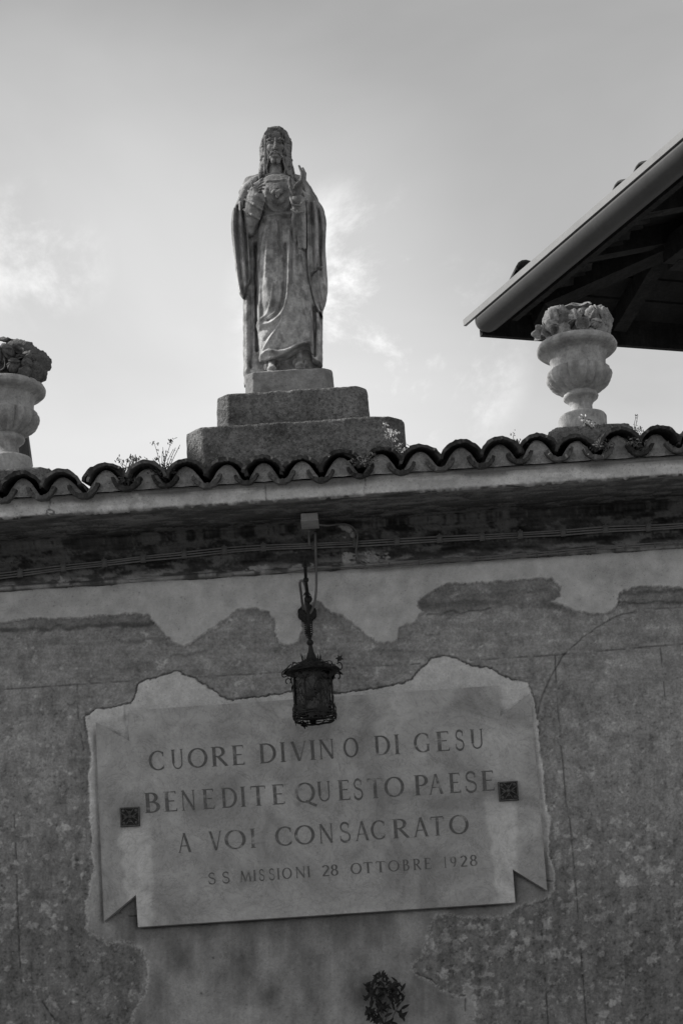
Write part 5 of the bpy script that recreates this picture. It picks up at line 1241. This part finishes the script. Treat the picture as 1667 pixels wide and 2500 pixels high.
# boards of the underside, laid along the eaves
bwid = .20; k = 0
up0 = Vector((0, 0, .10)); s_ = .06
while s_ < D:
    e_ = min(s_+bwid-.012, D); jz = Vector((0, 0, .006*(k % 3)))
    slab('board', [plane1(h1*s_, s_)+up0+jz, plane1(L1, s_)+up0+jz, plane1(L1, e_)+up0+jz, plane1(h1*e_, e_)+up0+jz], Vector((0, 0, .02)), m_board)
    slab('board', [plane2(h2*s_, s_)+up0+jz, plane2(L2, s_)+up0+jz, plane2(L2, e_)+up0+jz, plane2(h2*e_, e_)+up0+jz], Vector((0, 0, .02)), m_board)
    s_ += bwid; k += 1
for pl, hh_, Lx in ((plane1, h1, L1), (plane2, h2, L2)):
    slab('roof_deck', [pl(.05*hh_, .05)+Vector((0, 0, .122)), pl(Lx, .05)+Vector((0, 0, .122)), pl(Lx, D)+Vector((0, 0, .122)), pl(hh_*D, D)+Vector((0, 0, .122))], Vector((0, 0, .012)), m_board)
rf = MB()
def beam(a, b, w_, h_, nm='rafter'):
    m2 = MB(); m2.bar(a, b, w_, h_); return m2.build(nm, m_wood, roof)
t = .45
while t < L1-.1:
    b_ = plane1(t, .10)+Vector((0, 0, .03)); sE = min(D, (t/h1 if h1 > 0 else D)); beam(b_, plane1(t, sE*.98)+Vector((0, 0, .03)), .10, .13); t += .62
t = .45
while t < L2-.1:
    sE = min(D, (t/h2 if h2 > 0 else D)); beam(plane2(t, .10)+Vector((0, 0, .03)), plane2(t, sE*.98)+Vector((0, 0, .03)), .10, .13); t += .62
beam(C0+hp*.35+Vector((0, 0, .35*SLR)), C0+hp*D+Vector((0, 0, D*SLR)), .15, .18, 'hip_rafter')
beam(plane1(h1*.95, .95)-Vector((0, 0, .10)), plane1(L1, .95)-Vector((0, 0, .10)), .16, .16, 'wall_plate'); beam(plane2(h2*.95, .95)-Vector((0, 0, .103)), plane2(L2, .95)-Vector((0, 0, .103)), .16, .16, 'wall_plate')
beam(plane1(h1*1.5, 1.5)-Vector((0, 0, .42)), plane1(h1*1.5, 1.5)+n1*2.6+d1*.9-Vector((0, 0, .42)), .15, .2, 'tie_beam')
beam(plane1(2.4, .95)-Vector((0, 0, .9)), plane1(2.4, .95)+n1*1.1+Vector((0, 0, .1)), .12, .14, 'brace')
# posts and wall plate supports (mostly hidden)
for q in (plane2(L2-.6, 1.0), plane2(L2-.6, 2.4)):
    m2 = MB(); m2.box((q.x, q.y, (ZR-.1)/2), (.22, .22, ZR-.1)); m2.build('post', m_wood, roof)
# big half round gutter along edge 1 with a return along edge 2; pale lip on top
def gutter(a, d, nrm, Lx, r_, nm='gutter'):
    n_ = 18; th = .006; V = []; secs = [(t*t*r_*1.1, math.sqrt(max(.001, 1-(1-t*t)**2))) for t in (0, .2, .4, .6, .8, 1)]+[(Lx, 1)]
    for dl, rk in secs:
        q = a+d*dl
        for ro in (r_*rk, (r_-th)*rk):
            for i in range(n_+1):
                an = math.pi + math.pi*i/n_; V.append(q + nrm*(ro*math.cos(an)) + Vector((0, 0, ro*math.sin(an))))
    k = n_+1; F = []
    for m_ in range(len(secs)-1):
        b = 2*k*m_
        for i in range(n_): F += [(b+i, b+i+1, b+2*k+i+1, b+2*k+i), (b+k+i+1, b+k+i, b+3*k+i, b+3*k+i+1)]
        F += [(b, b+2*k, b+3*k, b+k), (b+n_, b+k+n_, b+3*k+n_, b+2*k+n_)]
    me = bpy.data.meshes.new(nm); me.from_pydata([tuple(v) for v in V], [], F)
    bm = bmesh.new(); bm.from_mesh(me); bmesh.ops.recalc_face_normals(bm, faces=bm.faces); bm.to_mesh(me); bm.free()
    return link(nm, me, m_gutter, roof, True)
RG = .092
g0 = C0+hp*(RG-.045)-d1*.05+Vector((0, 0, .02))
gutter(g0+d1*.02, d1, n1, L1, RG)
beam(plane1(h1*.2+.05, .165)+Vector((0, 0, .02)), plane1(L1, .165)+Vector((0, 0, .02)), .045, .23, 'fascia_board'); beam(plane2(.035, .03)+Vector((0, 0, .02)), plane2(L2, .03)+Vector((0, 0, .02)), .04, .20, 'fascia_board')
m2 = MB(); a = C0-hp*.045+Vector((0, 0, .050)); m2.bar(a, a+d1*L1, .022, .046); o = m2.build('drip_edge', m_lip, roof)
# cap tiles peeping over the lip
def rtile(p, d, w_=.09, L_=.45):
    m2 = MB(); x = d.cross(Vector((0, 0, 1))).normalized(); V = []; n_ = 8
    for q in (p, p+d*L_):
        for ro in (w_, w_-.015):
            for i in range(n_+1): an = math.pi*i/n_; V.append(q + x*ro*math.cos(an)+Vector((0, 0, ro*math.sin(an))))
    k = n_+1; F = []
    for i in range(n_): F += [(i, i+1, 2*k+i+1, 2*k+i), (k+i+1, k+i, 3*k+i, 3*k+i+1), (i, k+i, k+i+1, i+1), (2*k+i+1, 3*k+i+1, 3*k+i, 2*k+i)]
    m2.add(V, F); return m2.build('roof_tile', m_tile, roof, True)
sl1 = (n1+Vector((0, 0, SLR))).normalized(); sl2 = (n2+Vector((0, 0, SLR))).normalized()
t = .25; k = 0
while t < L1:
    off = -.034 if k in (7, 8) else (-.115 if k == 1 else -.14)
    rtile(plane1(t, .0)+Vector((0, 0, .10+off)), sl1, .085); t += .23; k += 1
t = .25
while t < L2: rtile(plane2(t, -.03)+Vector((0, 0, .13)), sl2, .085); t += .23

# ------------------------------------------------------------------ weeds
def weed(name, lab, base_px, Y, stems, m_f, tuft=0, leafm=None, grp=None, seed=1, lsz=.011, cat='weed'):
    r = random.Random(seed); b0 = at(*base_px, Y); root = empty(name, tuple(b0), lab, cat, grp)
    ms, ml, mf = MB(), MB(), MB()
    for (tx, ty, head) in stems:
        a = at(base_px[0]+r.uniform(-9, 9), base_px[1]+r.uniform(-2, 3), Y+r.uniform(-.02, .02)); b = at(tx, ty, Y+r.uniform(-.05, .05)); mid_ = (a+b)/2+Vector((r.uniform(-.012, .012), r.uniform(-.01, .01), .004))
        pts = catmull([a, mid_, b], 4); ms.tube(pts, [.0022-.0001*i for i in range(len(pts))], 4)
        for q in pts[1:-1]:
            if r.random() < .45: leaf(ml, q+Vector((r.uniform(-.006, .006), 0, 0)), (r.uniform(-1, 1), -1, r.uniform(-.5, 1)), (r.uniform(-1, 1), 0, r.uniform(-.2, 1)), lsz*.55, 'oval', .0004)
        for _ in range(head):
            c = b+Vector((r.gauss(0, .009), r.gauss(0, .009), r.gauss(0, .007))); leaf(mf, c, (r.uniform(-1, 1), -1, r.uniform(-1, 1)), (r.uniform(-1, 1), r.uniform(-1, 1), 1), lsz*r.uniform(.5, .9), 'oval', .0006)
    for _ in range(tuft):
        c = b0+Vector((r.gauss(0, .028), r.gauss(0, .02), abs(r.gauss(0, .018)))); leaf(ml, c, (r.uniform(-1, 1), -1, r.uniform(-.6, 1)), (r.uniform(-1, 1), r.uniform(-.4, .4), r.uniform(-.4, 1)), lsz*r.uniform(.6, 1.3), 'oval', .0005)
    if ms.v: ms.build('stem', m_stem, root)
    if ml.v: tag(ml.build('foliage', leafm or m_leaf, root), kind='stuff')
    if mf.v: tag(mf.build('blossoms', m_f, root), kind='stuff')
    return root
YW = -.46
weed('weed', 'low dark weed clump leftmost on the wall tiles', (306,1182), YW, [(289,1122,6),(298,1127,9),(312,1124,9),(320,1116,8),(330,1119,16),(326,1126,14),(334,1122,10),(308,1146,12),(322,1142,8)], m_leaf, 70, seed=2)
weed('weed', 'tall thin weed with long stems just left of the stone blocks', (400,1158), YW, [(377,1081,10),(419,1077,14),(398,1092,0),(402,1115,2),(397,1102,2),(424,1096,0),(429,1093,0),(440,1086,0),(352,1115,0),(385,1117,7),(406,1108,3),(373,1120,0)], m_leaf, 110, seed=3)
weed('weed', 'white flowering weed in front of the right end of the stone blocks', (978,1106), -.38, [(940,1036,8),(950,1053,22),(946,1062,18),(967,1058,18),(962,1072,12),(975,1090,16),(985,1100,14),(970,1102,12)], m_petal, 60, leafm=m_leaf, seed=4)
weed('weed', 'pale clump of weed growing in the tile hollow below the right end of the blocks', (885,1134), -.52, [(868,1118,10),(878,1126,12),(898,1120,16),(908,1112,14),(892,1132,12)], m_leaf, 70, seed=5, lsz=.010)
weed('weed', 'tiny single sprig standing between two tiles right of the blocks', (1259,1083), YW, [(1254,1058,7),(1256,1076,3),(1262,1080,5)], m_leaf, 14, seed=6, lsz=.008)
weed('weed', 'white sprig in front of the slab under the right urn', (1437,1046), -.40, [(1421,1018,4),(1422,1028,9),(1432,1032,10),(1440,1036,8),(1446,1037,6)], m_petal, 10, seed=7)
weed('weed', 'twiggy weed in the tile hollow under the right urn', (1468,1096), -.50, [(1470,1060,3),(1478,1070,4),(1458,1078,5),(1482,1084,4),(1473,1076,2),(1462,1068,2)], m_leaf, 50, seed=8)
weed('weed', 'wispy weed rising right of the right urn', (1555,1078), YW, [(1552,1013,3),(1556,1014,3),(1551,1043,8),(1566,1043,5),(1557,1050,9),(1547,1058,6),(1563,1062,5)], m_leaf, 30, seed=9, lsz=.008)
weed('weed', 'bushy weed in the rightmost tile hollow beside the wispy one', (1552,1090), -.52, [(1540,1082,6),(1560,1078,7),(1566,1090,6)], m_leaf, 60, seed=10, lsz=.009)
# dark climbing shrub at the foot of the picture
sh = empty('climbing_shrub', tuple(at(935, 2560, -.05)), 'dark leafy shoot climbing the plaster at the bottom', 'shrub'); r = random.Random(8)
ms = MB()
twigs = [[(930,2600),(935,2500),(928,2440),(932,2385)], [(935,2520),(948,2460),(958,2420),(962,2402)], [(938,2530),(965,2470),(983,2440)], [(932,2480),(915,2430),(905,2400)], [(930,2500),(912,2480),(900,2466)], [(932,2440),(950,2412),(968,2406)]]
tips = []
for tw in twigs:
    pts = catmull([at(x, y, -.05-.02*r.random()) for x, y in tw], 5); ms.tube(pts, .0035, 5)
    for q in pts[2:]: tips.append(q)
ms.build('twig', m_stem, sh)
lf = []
for i in range(120):
    q = r.choice(tips); c = q+Vector((r.gauss(0, .013), -abs(r.gauss(0, .03)), r.gauss(0, .012)))
    lf.append((c, r.uniform(.014, .026)))
for x, y, s_ in ((898,2420,.02),(903,2402,.022),(895,2434,.018),(922,2380,.02),(938,2380,.02),(968,2405,.02),(975,2430,.02),(985,2436,.018),(895,2465,.026),(905,2480,.026),(980,2475,.026),(985,2480,.02),(893,2435,.012),(915,2392,.02),(945,2395,.02),(908,2450,.022)):
    for k in range(3): lf.append((at(x+r.uniform(-5, 5), y+r.uniform(-4, 6), -.06), s_))
for c, s_ in lf:
    m2 = MB(); sd_ = r.uniform(-1, 1); leaf(m2, c, (sd_*.5, -1, r.uniform(0, .8)), (sd_, -.2, -r.uniform(.1, 1)), s_, 'oval', .0006); m2.build('leaf', m_leafdark, sh)
